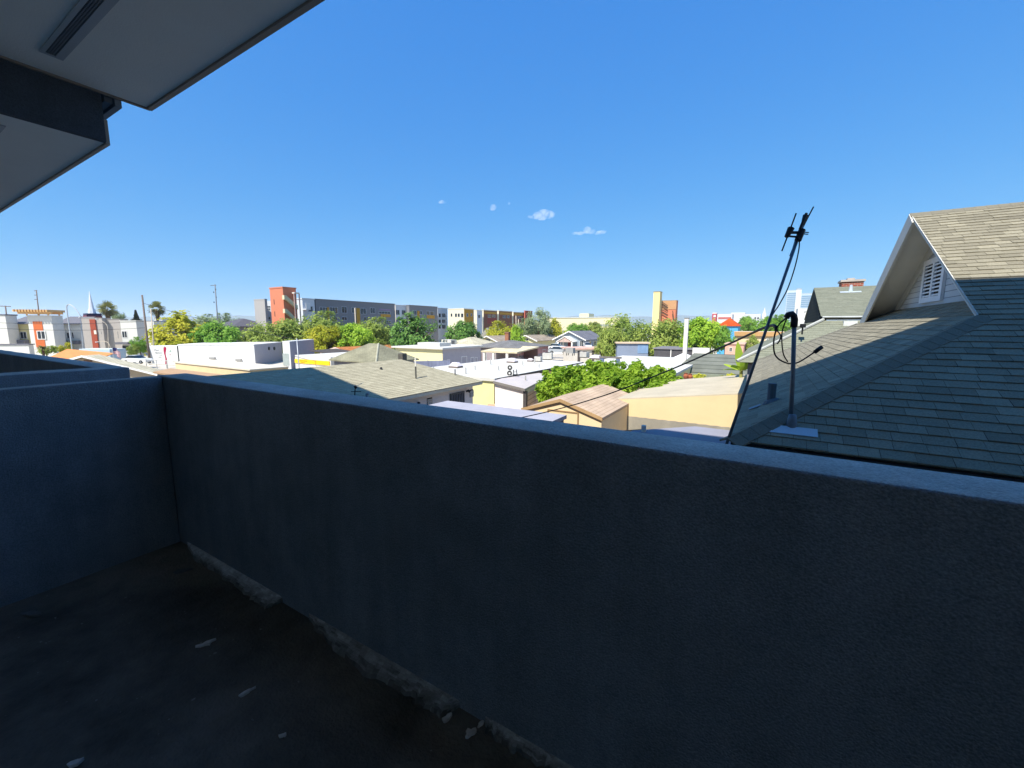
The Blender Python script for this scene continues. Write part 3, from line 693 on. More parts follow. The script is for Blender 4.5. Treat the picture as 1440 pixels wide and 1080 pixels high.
# leaning aerial
dA = (A-EYE).dot(_f); b0 = atD(1020.5, 628, dA*1.0); t0 = atD(1133, 303, dA*1.0)
ae = thing('tv_aerial', 'leaning pole carrying a black rod aerial at the roof corner', 'antenna', b0)
def la(mb): mb.v = [tuple(Vector(p)-b0) for p in mb.v]; return mb
la(MB().tube([b0, b0.lerp(t0, .5), t0], .015, 10)).build('pole', mat('aerial_pole', '#5d6670', rough=.4, var=.2, metal=.5), ae, smooth=True)
def ap(px, py, k=1.0): return atD(px, py, dA*k)
la(MB().tube([ap(1119.5, 300, .985), ap(1109.5, 327, .99), ap(1099.5, 353, .995)], .0075, 7)).build('rod', BLK, ae)
la(MB().tube([ap(1144, 291, 1.02), ap(1135, 308, 1.015), ap(1127, 324, 1.01)], .0075, 7)).build('rod', BLK, ae)
la(MB().tube([ap(1119, 337, 1.01), ap(1115, 350, 1.01), ap(1111, 360, 1.01)], .0085, 7)).build('rod', BLK, ae)
la(MB().tube([ap(1134, 300, .99), ap(1129, 312, .99), ap(1125, 322, .99)], .014, 7)).build('rod', BLK, ae)
la(MB().tube([ap(1112.5, 321, .99), ap(1109, 328, .99), ap(1106, 333, .99)], .034, 9, r1=.022)).build('insulator', BLK, ae)
la(MB().tube([ap(1133, 303, 1.0), ap(1130.5, 310, 1.0), ap(1128.5, 317, 1.0)], .028, 9, r1=.016)).build('insulator', BLK, ae)
la(MB().tube([ap(1108, 327, .99), ap(1130, 327, 1.01)], .016, 7).tube([ap(1108.5, 332, .99), ap(1124, 333.5, 1.005)], .011, 7)).build('boom', BLK, ae)
la(MB().tube([ap(1131, 326.5, 1.01), ap(1137, 327, 1.02)], .006, 6).tube([ap(1131, 329, 1.01), ap(1136, 329.5, 1.02)], .006, 6)).build('rod', BLK, ae)
la(MB().tube([ap(1128, 323, 1.0), ap(1122, 338, 1.0)], .034, 9)).build('bracket', BLK, ae)
la(MB().tube(smoothpts([ap(1124, 337), ap(1123.5, 350), ap(1118, 375), ap(1108, 405), ap(1096, 428), ap(1088, 440), ap(1080, 455)]), .006, 6)).build('coax', BLK, ae)

# ================================================================== grey-walled house with the half-shaded roof
ze = 4.74; pe = atZ(544.4, 561.7, ze); Xe = pe.x; Yfar = atZ(678, 536, ze).y; tg = .315
d = ray(432, 517); k = (ze+tg*Xe-H)/(d.z+tg*d.x); rg = EYE+d*k; Xr, zr = rg.x, rg.z
Ynear = atX(284, 533, Xr).y
gh = thing('grey_house', 'low grey-walled house below the parapet, its shingle roof half in shade', 'house', (Xe, Yfar, 0))
def lg(mb): mb.v = [(p[0]-Xe, p[1]-Yfar, p[2]) for p in mb.v]; return mb
X2 = 2*Xr-Xe; hk = .9
ridge0, ridge1 = (Xr, Ynear, zr), (Xr, Yfar-2.2, zr)
GSH = tonemat('green_shingle', '#979079', '#b8b197', nscale=25, speck=.25)
m = MB(); R = random.Random(9)
pR = [Vector((Xe, Ynear, ze)), Vector((Xe, Yfar, ze)), Vector(ridge1), Vector(ridge0)]
pB = [Vector((Xe, Yfar, ze)), Vector((X2, Yfar, ze)), Vector(ridge1)]
pL = [Vector((X2, Yfar, ze)), Vector((X2, Ynear, ze)), Vector(ridge0), Vector(ridge1)]
shingles(m, pR, .15, .33, .012, R)
for p in (pR, pB, pL): m.face([q-Vector((0, 0, .01)) for q in p], 1)
lg(m).build('roof', [GSH, mat('roof_olive', '#7b7a66', var=.2)], gh, tone=True)
m = MB(); m.box(X2+.02, Ynear, ze-.16, Xe-.02, Yfar-.02, ze-.02); lg(m).build('eave_board', mat('eave_cream', '#cfc9b4', var=.1), gh)
GW = mat('wall_lavender', '#dcd6d3', var=.07, bump=.3, bscale=40)
lg(MB().box(X2+.4, Ynear+.3, 0, Xe-.38, Yfar-.38, ze-.161)).build('wall', GW, gh)
Xw = Xe-.38
def wy(px, py): q = atX(px, py, Xw); return q.y-Yfar, q.z
a0, b1 = wy(634, 556); a1, _ = wy(650.5, 553)
f = window(gh, a0, 2.2, a1, b1, 'side', Xw-Xe, fm=mat('security_frame', '#55585c', var=.1), bars=0, glass=mat('dark_pane', '#2a2c31'))
g = MB()
for i in range(7):
    y = a0+(a1-a0)*(i+.5)/7; g.box(Xw-Xe+.03, y-.018, 2.2, Xw-Xe+.055, y+.018, b1)
g.build('security_bars', mat('bars_grey', '#83858c', var=.1), f)
def slats(px0, py0, px1, py1, n):
    a0, z1 = wy(px0, py0); a1, z0 = wy(px1, py1); m = MB()
    m.box(Xw-Xe+.002, a0-.03, z0-.03, Xw-Xe+.012, a1+.03, z1+.03)
    o = m.build('wall_vent', mat('vent_black', '#0c0c0d'), gh); s = MB()
    for i in range(n): z = z0+(z1-z0)*(i+.5)/n; s.hexa([(Xw-Xe+.013, a0-.03, z-.01), (Xw-Xe+.05, a0-.03, z-.045), (Xw-Xe+.05, a1+.03, z-.045), (Xw-Xe+.013, a1+.03, z-.01), (Xw-Xe+.013, a0-.03, z+.02), (Xw-Xe+.05, a0-.03, z-.015), (Xw-Xe+.05, a1+.03, z-.015), (Xw-Xe+.013, a1+.03, z+.02)])
    s.build('vent_slats', mat('slat_cream', '#c9c4bb'), o)
slats(601, 561, 607, 570, 4); slats(661, 549, 665, 557, 4)
a, z = wy(588, 566.5); lg(MB().tube([(Xw, a+Yfar, z), (Xw+.08, a+Yfar, z)], .05, 8)).build('pipe_stub', mat('dark_metal', '#33363a'), gh)
a, z = wy(656, 550.5); m = MB(); m.tube([(Xw, a+Yfar, z), (Xw+.12, a+Yfar, z+.06), (Xw+.2, a+Yfar, z)], .045, 7, r1=.07); lg(m).build('wall_lamp', mat('dark_metal', '#33363a'), gh)
def onR(px, py):
    d = ray(px, py); k = (ze+tg*Xe-H)/(d.z+tg*d.x); return EYE+d*k
p = onR(585, 532.5); top = atD(584, 503, (p-EYE).dot(_f))
m = MB(); m.tube([p-Vector((0, 0, .05)), p.lerp(top, .58)], .035, 8); lg(m).build('vent_pipe', mat('pipe_dark', '#4a4a46', var=.2), gh)
m = MB(); m.tube([p.lerp(top, .58), top], .03, 8); lg(m).build('vent_pipe_cap', mat('pipe_white', '#d9d5ca'), gh)
p = onR(536, 519.5); lg(MB().tube([p, p+Vector((0, 0, .1))], .07, 8, r1=.04)).build('roof_vent', mat('dark_metal', '#33363a'), gh)
p = onR(640, 527); lg(MB().tube([p, p+Vector((0, 0, .28))], .03, 8)).build('roof_vent', mat('dark_metal', '#33363a'), gh)
# small aerial on the shaded part of the roof
p = onR(498.5, 558); da = (p-EYE).dot(_f)
sa = thing('roof_aerial', 'small dark aerial standing on the shaded part of the grey house roof', 'antenna', p)
def lz(mb): mb.v = [tuple(Vector(q)-p) for q in mb.v]; return mb
lz(MB().tube([p-Vector((0, 0, .05)), atD(499.5, 545, da)], .02, 7)).build('pole', BLK, sa)
lz(MB().tube([atD(499, 545, da), atD(501, 543, da)], .06, 8)).build('amplifier', BLK, sa)
lz(MB().tube([atD(493.5, 550.7, da), atD(508, 550.5, da*1.01)], .014, 6)).build('rod', BLK, sa)
lz(MB().tube([atD(500, 543.5, da), atD(511, 538, da*1.02)], .01, 6)).build('rod', mat('rod_pale', '#b7b8a8'), sa)
p2 = onR(516, 558.5); tag(MB().tube([p2-Vector((0, 0, .03)), p2+Vector((0, 0, .12)), p2+Vector((.08, .02, .15))], .05, 9).build('roof_vent_cap', mat('vent_cap_pale', '#8d949b', metal=.3)), 'small bent vent cap on the shaded grey house roof beside the aerial', 'vent')

# ================================================================== lower roofs near the parapet
LAV = mat('rolled_roof_lavender', '#8e8e98', var=.12, scale=1.2)
z = 4.9; pl = atZ(884, 609, z); pf = atZ(965, 598, z)
o = thing('low_flat_roof_shed', 'low flat-roofed lean-to in blue shade below the cream wall', 'shed', (pl.x, 5.6, 0))
W = -.33-pl.x; D = pf.y-5.6
MB().prism([(.1, .1, 0), (W-.1, .1, 0), (W-.1, D-.1, 0), (1.4, D-.1, 0), (.1, D-1.3, 0)], (0, 0, z-.12)).build('wall', mat('shed_wall_grey', '#8c8a86'), o)
MB().prism([(0, 0, z-.119), (W, 0, z-.119), (W, D, z-.119), (1.3, D, z-.119), (0, D-1.35, z-.119)], (0, 0, .119)).build('roof', LAV, o)
p = atZ(905, 607, z); MB().tube([(p.x-pl.x, p.y-5.6, z), (p.x-pl.x, p.y-5.6, z+.16)], .06, 10).build('roof_vent', mat('pipe_white', '#d9d5ca'), o)
z = 4.35; pr_ = atZ(797, 583.5, z); pq = atZ(717, 572, z)
o = thing('low_grey_roof_shed', 'pale lavender flat shed roof just over the parapet in front of the tan gable', 'shed', (pq.x-3, pr_.y-3.4, 0))
W = pr_.x-pq.x+3; D = 3.4
MB().box(.08, .08, 0, W-.08, D-.08, z-.14).build('wall', mat('shed_wall_dark', '#6d6a6e'), o)
MB().box(0, 0, z-.139, W, D, z).build('roof', mat('rolled_roof_pale', '#a09fa8', var=.1, scale=1.5), o)

# cream building with the rising flat roof
Yf = 22*(.857*1+.517*(865-720)/584)
P0 = atY(866, 562, Yf); P1 = atY(1062, 554, Yf); Yb = Yf+8.5; Q0 = atY(927, 537, Yb); Q1 = atY(1075, 526, Yb)
cb = thing('cream_building', 'cream wall building with pale sloping flat roof left of the shingled house', 'building', (P0.x, Yf, 0))
L_ = lambda p: (p.x-P0.x, p.y-Yf, p.z)
a, b, c, d_ = L_(P0), L_(P1), L_(Q1), L_(Q0); g0 = lambda p: (p[0], p[1], 0)
CW = mat('wall_cream', '#d0ba90', var=.08, scale=.7, bump=.3, bscale=30)
MB().hexa([g0(a), g0(b), g0(c), g0(d_), a, b, c, d_]).build('wall', CW, cb)
up = lambda p, k=.06: (p[0], p[1], p[2]+k)
MB().hexa([up(a, .002), up(b, .002), up(c, .002), up(d_, .002), up(a), up(b), up(c), up(d_)]).build('roof', mat('roof_bone', '#b8ad96', var=.16, scale=.6), cb)
zb_ = atY(950, 592.5, Yf).z; m = MB(); n = 40; R = random.Random(4)
for i in range(n):
    x0, x1 = b[0]*i/n, b[0]*(i+1)/n; m.hexa([(x0, -.015, .02), (x1, -.015, .02), (x1, -.002, .02), (x0, -.002, .02), (x0, -.015, zb_+.012*math.sin(i*2.1)), (x1, -.015, zb_+.012*math.sin(i*2.1+2.1)), (x1, -.002, zb_+.012*math.sin(i*2.1+2.1)), (x0, -.002, zb_+.012*math.sin(i*2.1))])
m.build('lower_band', mat('lower_band_grey', '#8d887c', var=.3, scale=.8), cb)  # grey band over the lower part of the front wall

# tan gabled shed
fr = Fr(736, 576, 20.5, 0)
SHB = brickmat('tan_roof', '#c0a991', '#b9a28a', '#a08a72', 1.2, .2, .014)
r, W, ze_, zr_ = gable_house('tan_shed', 'tan gabled garage with brown roof in front of the bright green tree', 'shed', fr, 846, 588, 562.5, 6.2, mat('wall_tan', '#dcc49c', var=.05), SHB, over=.05, trim=mat('trim_tan', '#a98a62'), barge=.09)
X0, Z1 = fr.P(772, 577); X1, Z0 = fr.P(812, 600)
MB().box(X0, -.03, .02, X1, -.002, Z1).build('garage_door', mat('door_tan', '#dcc196', var=.05), r)
m = MB(); m.box(X0-.06, -.05, .02, X0-.001, -.002, Z1); m.box(X1+.001, -.05, .02, X1+.06, -.002, Z1); m.box(X0-.06, -.052, Z1+.001, X1+.06, -.002, Z1+.06); m.build('door_frame', mat('door_frame_brown', '#8f7250'), r)

# ================================================================== white flat roofs of the middle ground
WR = mat('roof_white', '#c8c5bd', var=.14, scale=.35)
zf = 4.0; C1 = atZ(695.5, 532.5, zf); Bk = atZ(726, 504.5, zf); XL = atY(560, 520, C1.y).x
o = thing('flat_roof_building', 'wide low building with white flat roof and cream front wall behind the grey house', 'building', (C1.x, C1.y, 0))
D = Bk.y-C1.y
CY = mat('wall_lemon', '#d5cf96', var=.06)
MB().box(XL-C1.x, .15, 0, -.15, D, zf-.2).build('wall', CY, o)
MB().box(XL-C1.x, 0, zf-.199, 0, D+.1, zf).build('roof', WR, o)
MB().box(.004, .3, zf-.24, .06, D, zf-.02).build('fascia_board', mat('fascia_brown', '#4a4440'), o)
flat1 = (o, C1)
C2 = atZ(792, 516.5, zf-.004); Bk2 = atZ(800, 497, zf); XR = atY(948, 524, C2.y).x
o = thing('flat_roof_building', 'broad white flat-roofed building showing above the bright green tree', 'building', (C2.x, C2.y, 0))
D2 = Bk2.y-C2.y
MB().box(.12, .15, 0, XR-C2.x, D2, zf-.2).build('wall', CY, o)
MB().box(-.1, 0, zf-.199, XR-C2.x+.1, D2+.1, zf-.004).build('roof', WR, o)
def skylight(px, py, wpx, label, z=zf, hgt=.32):
    p = atZ(px, py, z); dd = (p-EYE).dot(_f); w = wpx*dd/FOC/2; o = thing('skylight', label, 'skylight', p, 0, 'domed skylights on the white flat roofs')
    MB().box(-w, -w*.8, 0, w, w*.8, .14).build('kerb', mat('skylight_kerb', '#6d645e'), o)
    m = MB(); k = .55
    m.hexa([(-w*1.04, -w*.84, .141), (w*1.04, -w*.84, .141), (w*1.04, w*.84, .141), (-w*1.04, w*.84, .141), (-w*k, -w*.4, hgt+.14), (w*k, -w*.4, hgt+.14), (w*k, w*.4, hgt+.14), (-w*k, w*.4, hgt+.14)])
    m.build('dome', mat('skylight_dome', '#d8cfd2', rough=.3, var=.05), o, bevel=.05)
skylight(641, 517, 16, 'pale pink domed skylight at the left end of the white roof')
skylight(720.5, 510, 13, 'domed skylight with dark kerb just above the roof fan')
skylight(746, 508.5, 8, 'small domed skylight right of the one above the roof fan', hgt=.2)
skylight(838, 505, 15, 'tan domed skylight near the blue-posted roof frame')
p = atZ(716, 527.5, zf); dd = (p-EYE).dot(_f)
ft = thing('roof_fan', 'twin white roof fans with guards on the edge of the white roof', 'fan', p)
def at_(px, py): return tuple(atD(px, py, dd)-p)
def disc(mb, c, r, ax, t=.12, n=18, m_=0):
    c = Vector(c); ax = Vector(ax).normalized(); mb.tube([c, c+ax*t], r, n, m_)
face = -_f
for i, (px, py, rr) in enumerate(((717, 517, .24), (716.5, 525, .26))):
    m = MB(); disc(m, at_(px, py), rr, face, .16); h = m.build('fan_housing', mat('fan_white', '#c9c9c6', var=.05), ft)
    m = MB(); disc(m, Vector(at_(px, py))+face*.165, rr*.72, face, .01); g = m.build('fan_opening', mat('fan_dark', '#3b3b3c'), h)
    m = MB(); disc(m, Vector(at_(px, py))+face*.178, rr*.28, face, .015); m.build('fan_hub', mat('fan_white', '#c9c9c6', var=.05), h)
m = MB(); m.tube([at_(716, 529), at_(716.5, 514)], .07, 8); m.build('fan_post', mat('fan_post', '#a5a5a2'), ft)
for k, (x0, y0, x1, y1) in enumerate(((722, 520, 722.5, 527), (726.5, 519.5, 727, 527))):
    MB().tube([at_(x0, y0), at_(x1, y1)], .035, 7).build('guard_post', mat('dark_metal', '#33363a'), ft)
MB().tube([at_(721, 527), at_(728, 526.5)], .03, 6).tube([at_(722, 523), at_(727, 523)], .02, 6).build('guard_rail', mat('dark_metal', '#33363a'), ft)
p = atZ(802, 500, zf); dd = (p-EYE).dot(_f)
o = thing('roof_condenser', 'small grey condenser on legs on the far white roof', 'condenser', p)
m = MB(); m.box(-.5, -.35, .3, .5, .35, .95); m.build('cabinet', mat('cabinet_grey', '#9c9a96'), o)
for sx in (-.4, .4):
    for sy in (-.28, .28): MB().tube([(sx, sy, 0), (sx, sy, .3)], .05, 6).build('leg', mat('dark_metal', '#33363a'), o)
PV = mat('pipe_white', '#d9d5ca')
def roofpipe(root, px, py, hgt=.5, r=.05, m=None):
    p = atZ(px, py, zf); q = root.location; MB().tube([(p.x-q.x, p.y-q.y, zf-.01), (p.x-q.x, p.y-q.y, zf+hgt)], r, 8).tube([(p.x-q.x, p.y-q.y, zf-.005), (p.x-q.x, p.y-q.y, zf+.06)], r*2.2, 8, r1=r*1.2).build('vent_pipe', m or mat('fan_post', '#a5a5a2'), root)
for px, py, h_ in ((668, 520, .35), (655, 526, .5), (690, 513, .6), (701, 521, .35), (735, 514, .4), (752, 511, .5), (758, 517, .3), (610, 523, .4), (684, 506.5, .7)): roofpipe(flat1[0], px, py, h_)
def aircon(px, py, sc, label, rz=.0):
    p = atZ(px, py, zf); o = thing('air_conditioner', label, 'air conditioner', p, rz, 'air conditioners on the white flat roofs')
    MB().box(-.5*sc, -.4*sc, .08, .5*sc, .4*sc, .75*sc).build('cabinet', mat('cabinet_pale', '#b7b4ad', var=.12), o, bevel=.02)
    MB().tube([(0, 0, .75*sc+.002), (0, 0, .75*sc+.05)], .28*sc, 16).build('fan_grille', mat('fan_dark', '#3b3b3c'), o)
    for y in (-.3, .3): MB().box(-.45*sc, y*sc-.04, 0, .45*sc, y*sc+.04, .079).build('foot', mat('dark_metal', '#33363a'), o)
aircon(770, 506, 1.0, 'pale air conditioner on the white roof below the parked cars', .3); aircon(757, 508.5, .7, 'small air conditioner beside the small domed skylight', .1); aircon(822, 503, .9, 'air conditioner left of the tan domed skylight', -.2)
# post-and-beam frame on the second roof
p = atZ(857, 514, zf); o = thing('roof_frame', 'blue-grey post and beam frame on the white roof above the green tree', 'frame', p)
BL = mat('post_blue', '#5d6b86', var=.1)
def pz(px, py): q = atY(px, py, p.y); return q.x-p.x, q.z-zf
xa, _ = pz(847, 505); xb, _ = pz(869, 503); _, zt = pz(858, 501.5)
for x in (xa, xb): MB().box(x-.16, -.1, 0, x+.16, .1, zt-.15).build('post', BL, o)
MB().box(xa-.3, -.14, zt-.149, xb+.3, .14, zt).build('beam', mat('beam_dark', '#6c6763'), o)
MB().box(xa+.17, .02, 0, xb-.17, .06, zt-.5).build('panel', mat('panel_white', '#d5d5d2'), o)
# lower white shed with sloping roof
Ys = C1.y-.45
a = atY(696, 535.5, Ys); b = atY(738.5, 546, Ys); c = atZ(772, 529, b.z+.02); e = atZ(744, 521, 3.95)
o = thing('white_shed', 'white-walled shed with pale tilted roof and pink siding below the roof fans', 'shed', (a.x, a.y, 0))
q = [tuple(v-Vector((a.x, a.y, 0))) for v in (a, b, c, e)]
MB().hexa([(v[0], v[1], 0) for v in q]+[(v[0], v[1], v[2]-.13) for v in q]).build('wall', mat('wall_white_pinkish', '#ddd2cc', var=.12, scale=.9), o)
cen = sum((Vector(v) for v in q), Vector())/4
qq = [Vector(v)+(Vector(v)-cen)*.05 for v in q]
MB().hexa([(v[0], v[1], v[2]-.125) for v in qq]+[(v[0], v[1], v[2]+.01) for v in qq]).build('roof', mat('roof_pinkwhite', '#b9b1ae', var=.1, scale=.8), o)
m = MB(); v0, v1 = qq[0], qq[1]; m.hexa([v0-Vector((0, .03, .16)), v1-Vector((0, .03, .16)), v1-Vector((0, .004, .16)), v0-Vector((0, .004, .16)), v0-Vector((0, .03, 0)), v1-Vector((0, .03, 0)), v1-Vector((0, .004, 0)), v0-Vector((0, .004, 0))]); m.build('gutter', mat('gutter_grey', '#77726d'), o)
v1, v2 = Vector(q[1]), Vector(q[2]); nx_ = (v2-v1).cross(Vector((0, 0, 1))).normalized()*.02
MB().hexa([(v1.x, v1.y+.02, .02), (v2.x, v2.y, .02), (v2.x+nx_.x, v2.y+nx_.y, .02), (v1.x+nx_.x, v1.y+.02+nx_.y, .02), (v1.x, v1.y+.02, v1.z-.4), (v2.x, v2.y, v2.z-.4), (v2.x+nx_.x, v2.y+nx_.y, v2.z-.4), (v1.x+nx_.x, v1.y+.02+nx_.y, v1.z-.4)]).build('siding', brickmat('pink_siding', '#f0cdbf', '#e8c4b5', '#b98f80', 30, .3, .03), o)
MB().box(v1.x-.12, v1.y-.06, .02, v1.x+.12, v1.y+.1, v1.z-.17).build('corner_post', mat('post_dark', '#4b4644'), o)
p = atZ(739, 532.5, b.z+.25); MB().tube([tuple(p-Vector((a.x, a.y, .12))), tuple(p-Vector((a.x, a.y, -.22)))], .05, 8).build('roof_vent', mat('fan_post', '#a5a5a2'), o)
# beige yard wall below it
p = atZ(696, 565, 2.3); q_ = atY(752, 572, p.y-.8)
tag(MB().box(p.x, p.y-.9, 0, q_.x, p.y-.7, 2.3).build('yard_wall', mat('wall_peach', '#cfa98a', var=.12)), 'low peach yard wall between the white shed and the lavender roof', 'wall')

# ================================================================== second hip roof, sign building and houses beyond
N_ = atZ(529, 510, 4.0); Fz = atZ(606, 505.5, 4.0); x0 = atY(462, 508, N_.y).x
pk = atZ(535, 488, 5.75)
o = thing('hip_roof_house', 'olive hip-roofed house directly behind the grey house roof', 'house', (N_.x, N_.y, 0))
m = MB(); hip_roof(m, x0-N_.x, 0, 0, Fz.y-N_.y, 4.0, 5.7)
m.build('roof', brickmat('olive_shingle', '#8f8c74', '#83806a', '#6c6a58', .35, .16, .012), o)
MB().box(x0-N_.x+.4, .4, 0, -.4, Fz.y-N_.y-.4, 3.86).build('wall', mat('wall_grey_far', '#8e8b93'), o)
# hip caps
m = MB(); Dk = min(-(x0-N_.x), Fz.y-N_.y)/2
ap_ = (-Dk, Dk, 5.7); m.tube([(0, 0, 4.03), ap_], .09, 5); m.build('ridge_caps', mat('cap_pale', '#a8a58f'), o)
p = atZ(566, 502, 4.7); m = MB(); m.box(p.x-N_.x-.3, p.y-N_.y-.3, 4.2, p.x-N_.x+.3, p.y-N_.y+.3, 5.05); m.build('roof_vent', mat('vent_cap_dark', '#56534c'), o, bevel=.06)
SG = mat('sign_yellow', '#e8b90c', rough=.5, var=.05)
fr = Fr(415, 504, 60, 0)
r, W, zt = flat_building('sign_building', 'white flat-roofed shop with a yellow lettered front beyond the shaded roof', 'shop', fr, 465, 504.5, 9, mat('wall_white_far', '#cfcdc6'), cap=.2)
X0, Z1 = fr.P(415.3, 504.6); X1, Z0 = fr.P(464.5, 514)
s_ = MB().box(X0, -.12, Z0, X1, -.01, Z1).build('sign_board', SG, r)
tm = mat('sign_text_brown', '#6b4a0c', rough=.6)
hh = Z1-Z0
text('Party For Leasing', hh*.42, tm, s_, (X0+(X1-X0)*.16, -.125, Z0+hh*.52), (math.pi/2, 0, 0))
text('Made For U', hh*.34, tm, s_, (X0+(X1-X0)*.19, -.125, Z0+hh*.14), (math.pi/2, 0, 0))
fr = Fr(466, 507, 57, 0); o = fr.root('roof_duct', 'long pale grey duct lying on the roof right of the yellow sign', 'duct')
X1, z = fr.P(500, 506.5); zb = fr.P(470, 509)[1]
m = MB(); m.tube([(0, 0, z+.05), (X1, 0, z+.05)], .42, 12); m.build('duct_body', mat('duct_pale', '#b9b8be', var=.06), o, smooth=False)
for i in range(3): MB().box(X1*(.15+.3*i), -.2, 0, X1*(.15+.3*i)+.2, .2, z-.3).build('duct_support', mat('dark_metal', '#33363a'), o)
fr = Fr(459, 496, 84, 0)
gable_house('pink_gable_house', 'pink gabled house with orange tiled roof behind the yellow sign', 'house', fr, 495, 496, 488.3, 13, mat('wall_pink', '#d79f8b', var=.06), brickmat('orange_roof', '#c07d4a', '#b07040', '#8c5733', .3, .3, .03), over=.8, trim=mat('trim_peach', '#e6cdbb'), wins=[(474, 493.5, 477, 497.5)])
fr = Fr(441, 498, 76, 0); o = fr.root('carport', 'dark low carport left of the pink gabled house', 'carport')
W, z = fr.P(478, 498.5); m = MB(); slab(m, [(-.3, -.5, z+.5), (W, -.5, z), (W, 5, z+.1), (-.3, 5, z+.6)], .16); m.build('roof', mat('carport_roof', '#4d4743', var=.2), o)
for x in (.2, W*.5, W-.3): MB().box(x-.07, -.3, 0, x+.07, -.16, z-.1).build('post', mat('post_dark', '#4b4644'), o)

# long cream house with patio
fr = Fr(556, 491, 74, 0); W = fr.P(622, 490)[0]; dp = fr.S(676, 487, W)[0]
r, W, zt = flat_building('long_cream_house', 'long cream house with shaded side wall and white flat roof in mid distance', 'house', fr, 622, 490.5, dp, mat('wall_cream_pale', '#d9cf9f', var=.05), WR, cap=.28, over=.5, xl=600, swins=[(629, 506, 632, 516, 0), (649, 502, 656, 514), (662, 503, 666, 512), (668, 503, 671, 512)])
MB().box(W+.003, .05, .02, W+.05, dp-.05, zt-.02).build('side_wall', mat('wall_shade_far', '#a9a3a8', var=.06), r)  # unlit side: its lavender shade tone put into the wall colour
X0, Z1 = fr.P(590, 486.5, 3); X1, Z0 = fr.P(621, 490, 3); MB().box(X0, 2.5, zt+.281, X1, 5.5, zt+.9).build('roof_curb', WR, r)
fr2 = Fr(676, 490, 82, 0); o = fr2.root('patio_cover', 'beige slatted patio roof on white posts behind the white flat roof', 'patio')
W2, z2 = fr2.P(727, 491.5); m = MB(); slab(m, [(0, 0, z2-.5), (W2, 0, z2-.5), (W2, 9, z2+.2), (0, 9, z2+.2)], .25); m.build('roof', brickmat('patio_slats', '#d6c9a8', '#cdbf9d', '#a3977c', 40, .7, .06), o)
for px in (680, 693, 712): x = fr2.P(px, 500)[0]; MB().box(x-.2, .1, 0, x+.2, .5, z2-.77).build('post', W_(), o)
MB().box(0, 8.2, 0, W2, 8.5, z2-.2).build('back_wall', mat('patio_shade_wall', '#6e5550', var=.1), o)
fr = Fr(727, 489, 84, 90); W = fr.P(771, 484)[0]; zw = fr.P(727, 489.5)[1]
o = fr.root('pink_grey_house', 'long house with pink and grey wall and grey roof left of the white bungalow', 'house')
MB().box(0, 0, 0, W, 12, zw-.15).build('wall', mat('wall_grey_pink', '#958b91', var=.06), o)
MB().box(.02, -.05, zw-1.6, W-.02, -.003, zw-.16).build('wall_band', mat('band_pink', '#b98a86', var=.08), o)
m = MB(); hip_roof(m, -.6, -.6, W+.6, 12.6, zw, zw+1.3); m.build('roof', brickmat('grey_shingle_far', '#7f7d7b', '#757371', '#5e5d5c', .5, .3, .03), o)
for a_, b_, c_, d_ in ((742, 495, 745, 502), (748, 494, 751, 501), (729, 497, 732, 502), (763, 492, 767, 497)):
    X0, Z1 = fr.P(a_, b_); X1, Z0 = fr.P(c_, d_); window(o, X0, Z0, X1, Z1)
X0, _ = fr.P(713, 480, 6); m = MB(); x_ = fr.P(712.5, 475, 4)[0]; zc = fr.P(712.5, 468, 4)[1]
fr = Fr(712.5, 480, 100, 0); o = fr.root('brick_chimney', 'tall orange brick chimney rising beside the green tree', 'chimney')
w_, zc = fr.P(715, 468.3); MB().box(-w_, 0, 0, w_, .9, zc).build('stack', brickmat('chimney_brick', '#a9663f', '#96583a', '#8a776a', .4, .2, .03), o); MB().box(-w_*1.15, -.1, zc+.001, w_*1.15, 1.0, zc+.25).build('cap', mat('chimney_cap', '#8b6a55'), o)
# fence
def fence(name, label, pts, h, mt, d, post=2.4, group=None):
    P = [atD(px, py, dd) for px, py, dd in pts]; o = thing(name, label, 'fence', (P[0].x, P[0].y, 0), 0, group)
    for A_, B_ in zip(P, P[1:]):
        v = B_-A_; v.z = 0; L = v.length; ang = math.atan2(v.y, v.x); n = max(1, int(L/post))
        m = MB(); m.box(0, -.03, .05, L, .03, h); b = m.build('panel', mt, o); b.location = A_-P[0]; b.location.z = 0; b.rotation_euler = (0, 0, ang)
        m = MB()
        for i in range(n+1): x = L*i/n; q = MB().box(x-.06, -.07, 0, x+.06, .07, h+.08).build('post', mt, o); q.location = b.location; q.rotation_euler = (0, 0, ang)
    return o
fence('board_fence', 'blue-grey board fence in front of the cream house', [(570, 507, 60), (632, 507, 62)], atD(600, 507.5, 61).z, brickmat('fence_bluegrey', '#8a8fa6', '#80859c', '#5f6377', .16, 40, .01), 60)

# bungalow and gabled houses
fr = Fr(781, 477, 122, 0); WB = mat('bungalow_blue', '#8f99a3', var=.05)
r, W, ze_, zr_ = gable_house('bungalow', 'white-trimmed blue-grey gabled bungalow with a red front door', 'house', fr, 822, 476.5, 465.5, 16, WB, brickmat('bungalow_roof', '#77777e', '#6d6d74', '#57575e', .5, .35, .03), over=.7, wins=[(784, 479, 788, 487), (816, 479, 820, 487)], swins=[(828, 480, 831, 485), (835, 480, 838, 485)])
X0, Z1 = fr.P(790, 479); X1, _ = fr.P(810, 479); zp = fr.P(799, 472.5)[1]
m = MB(); xm = (X0+X1)/2
slab(m, [(X0-.4, -3, Z1-.1), (xm, -3, zp), (xm, -.05, zp), (X0-.4, -.05, Z1-.1)], .2); slab(m, [(xm, -3, zp), (X1+.4, -3, Z1-.1), (X1+.4, -.05, Z1-.1), (xm, -.05, zp)], .2); m.build('porch_roof', W_(), r)
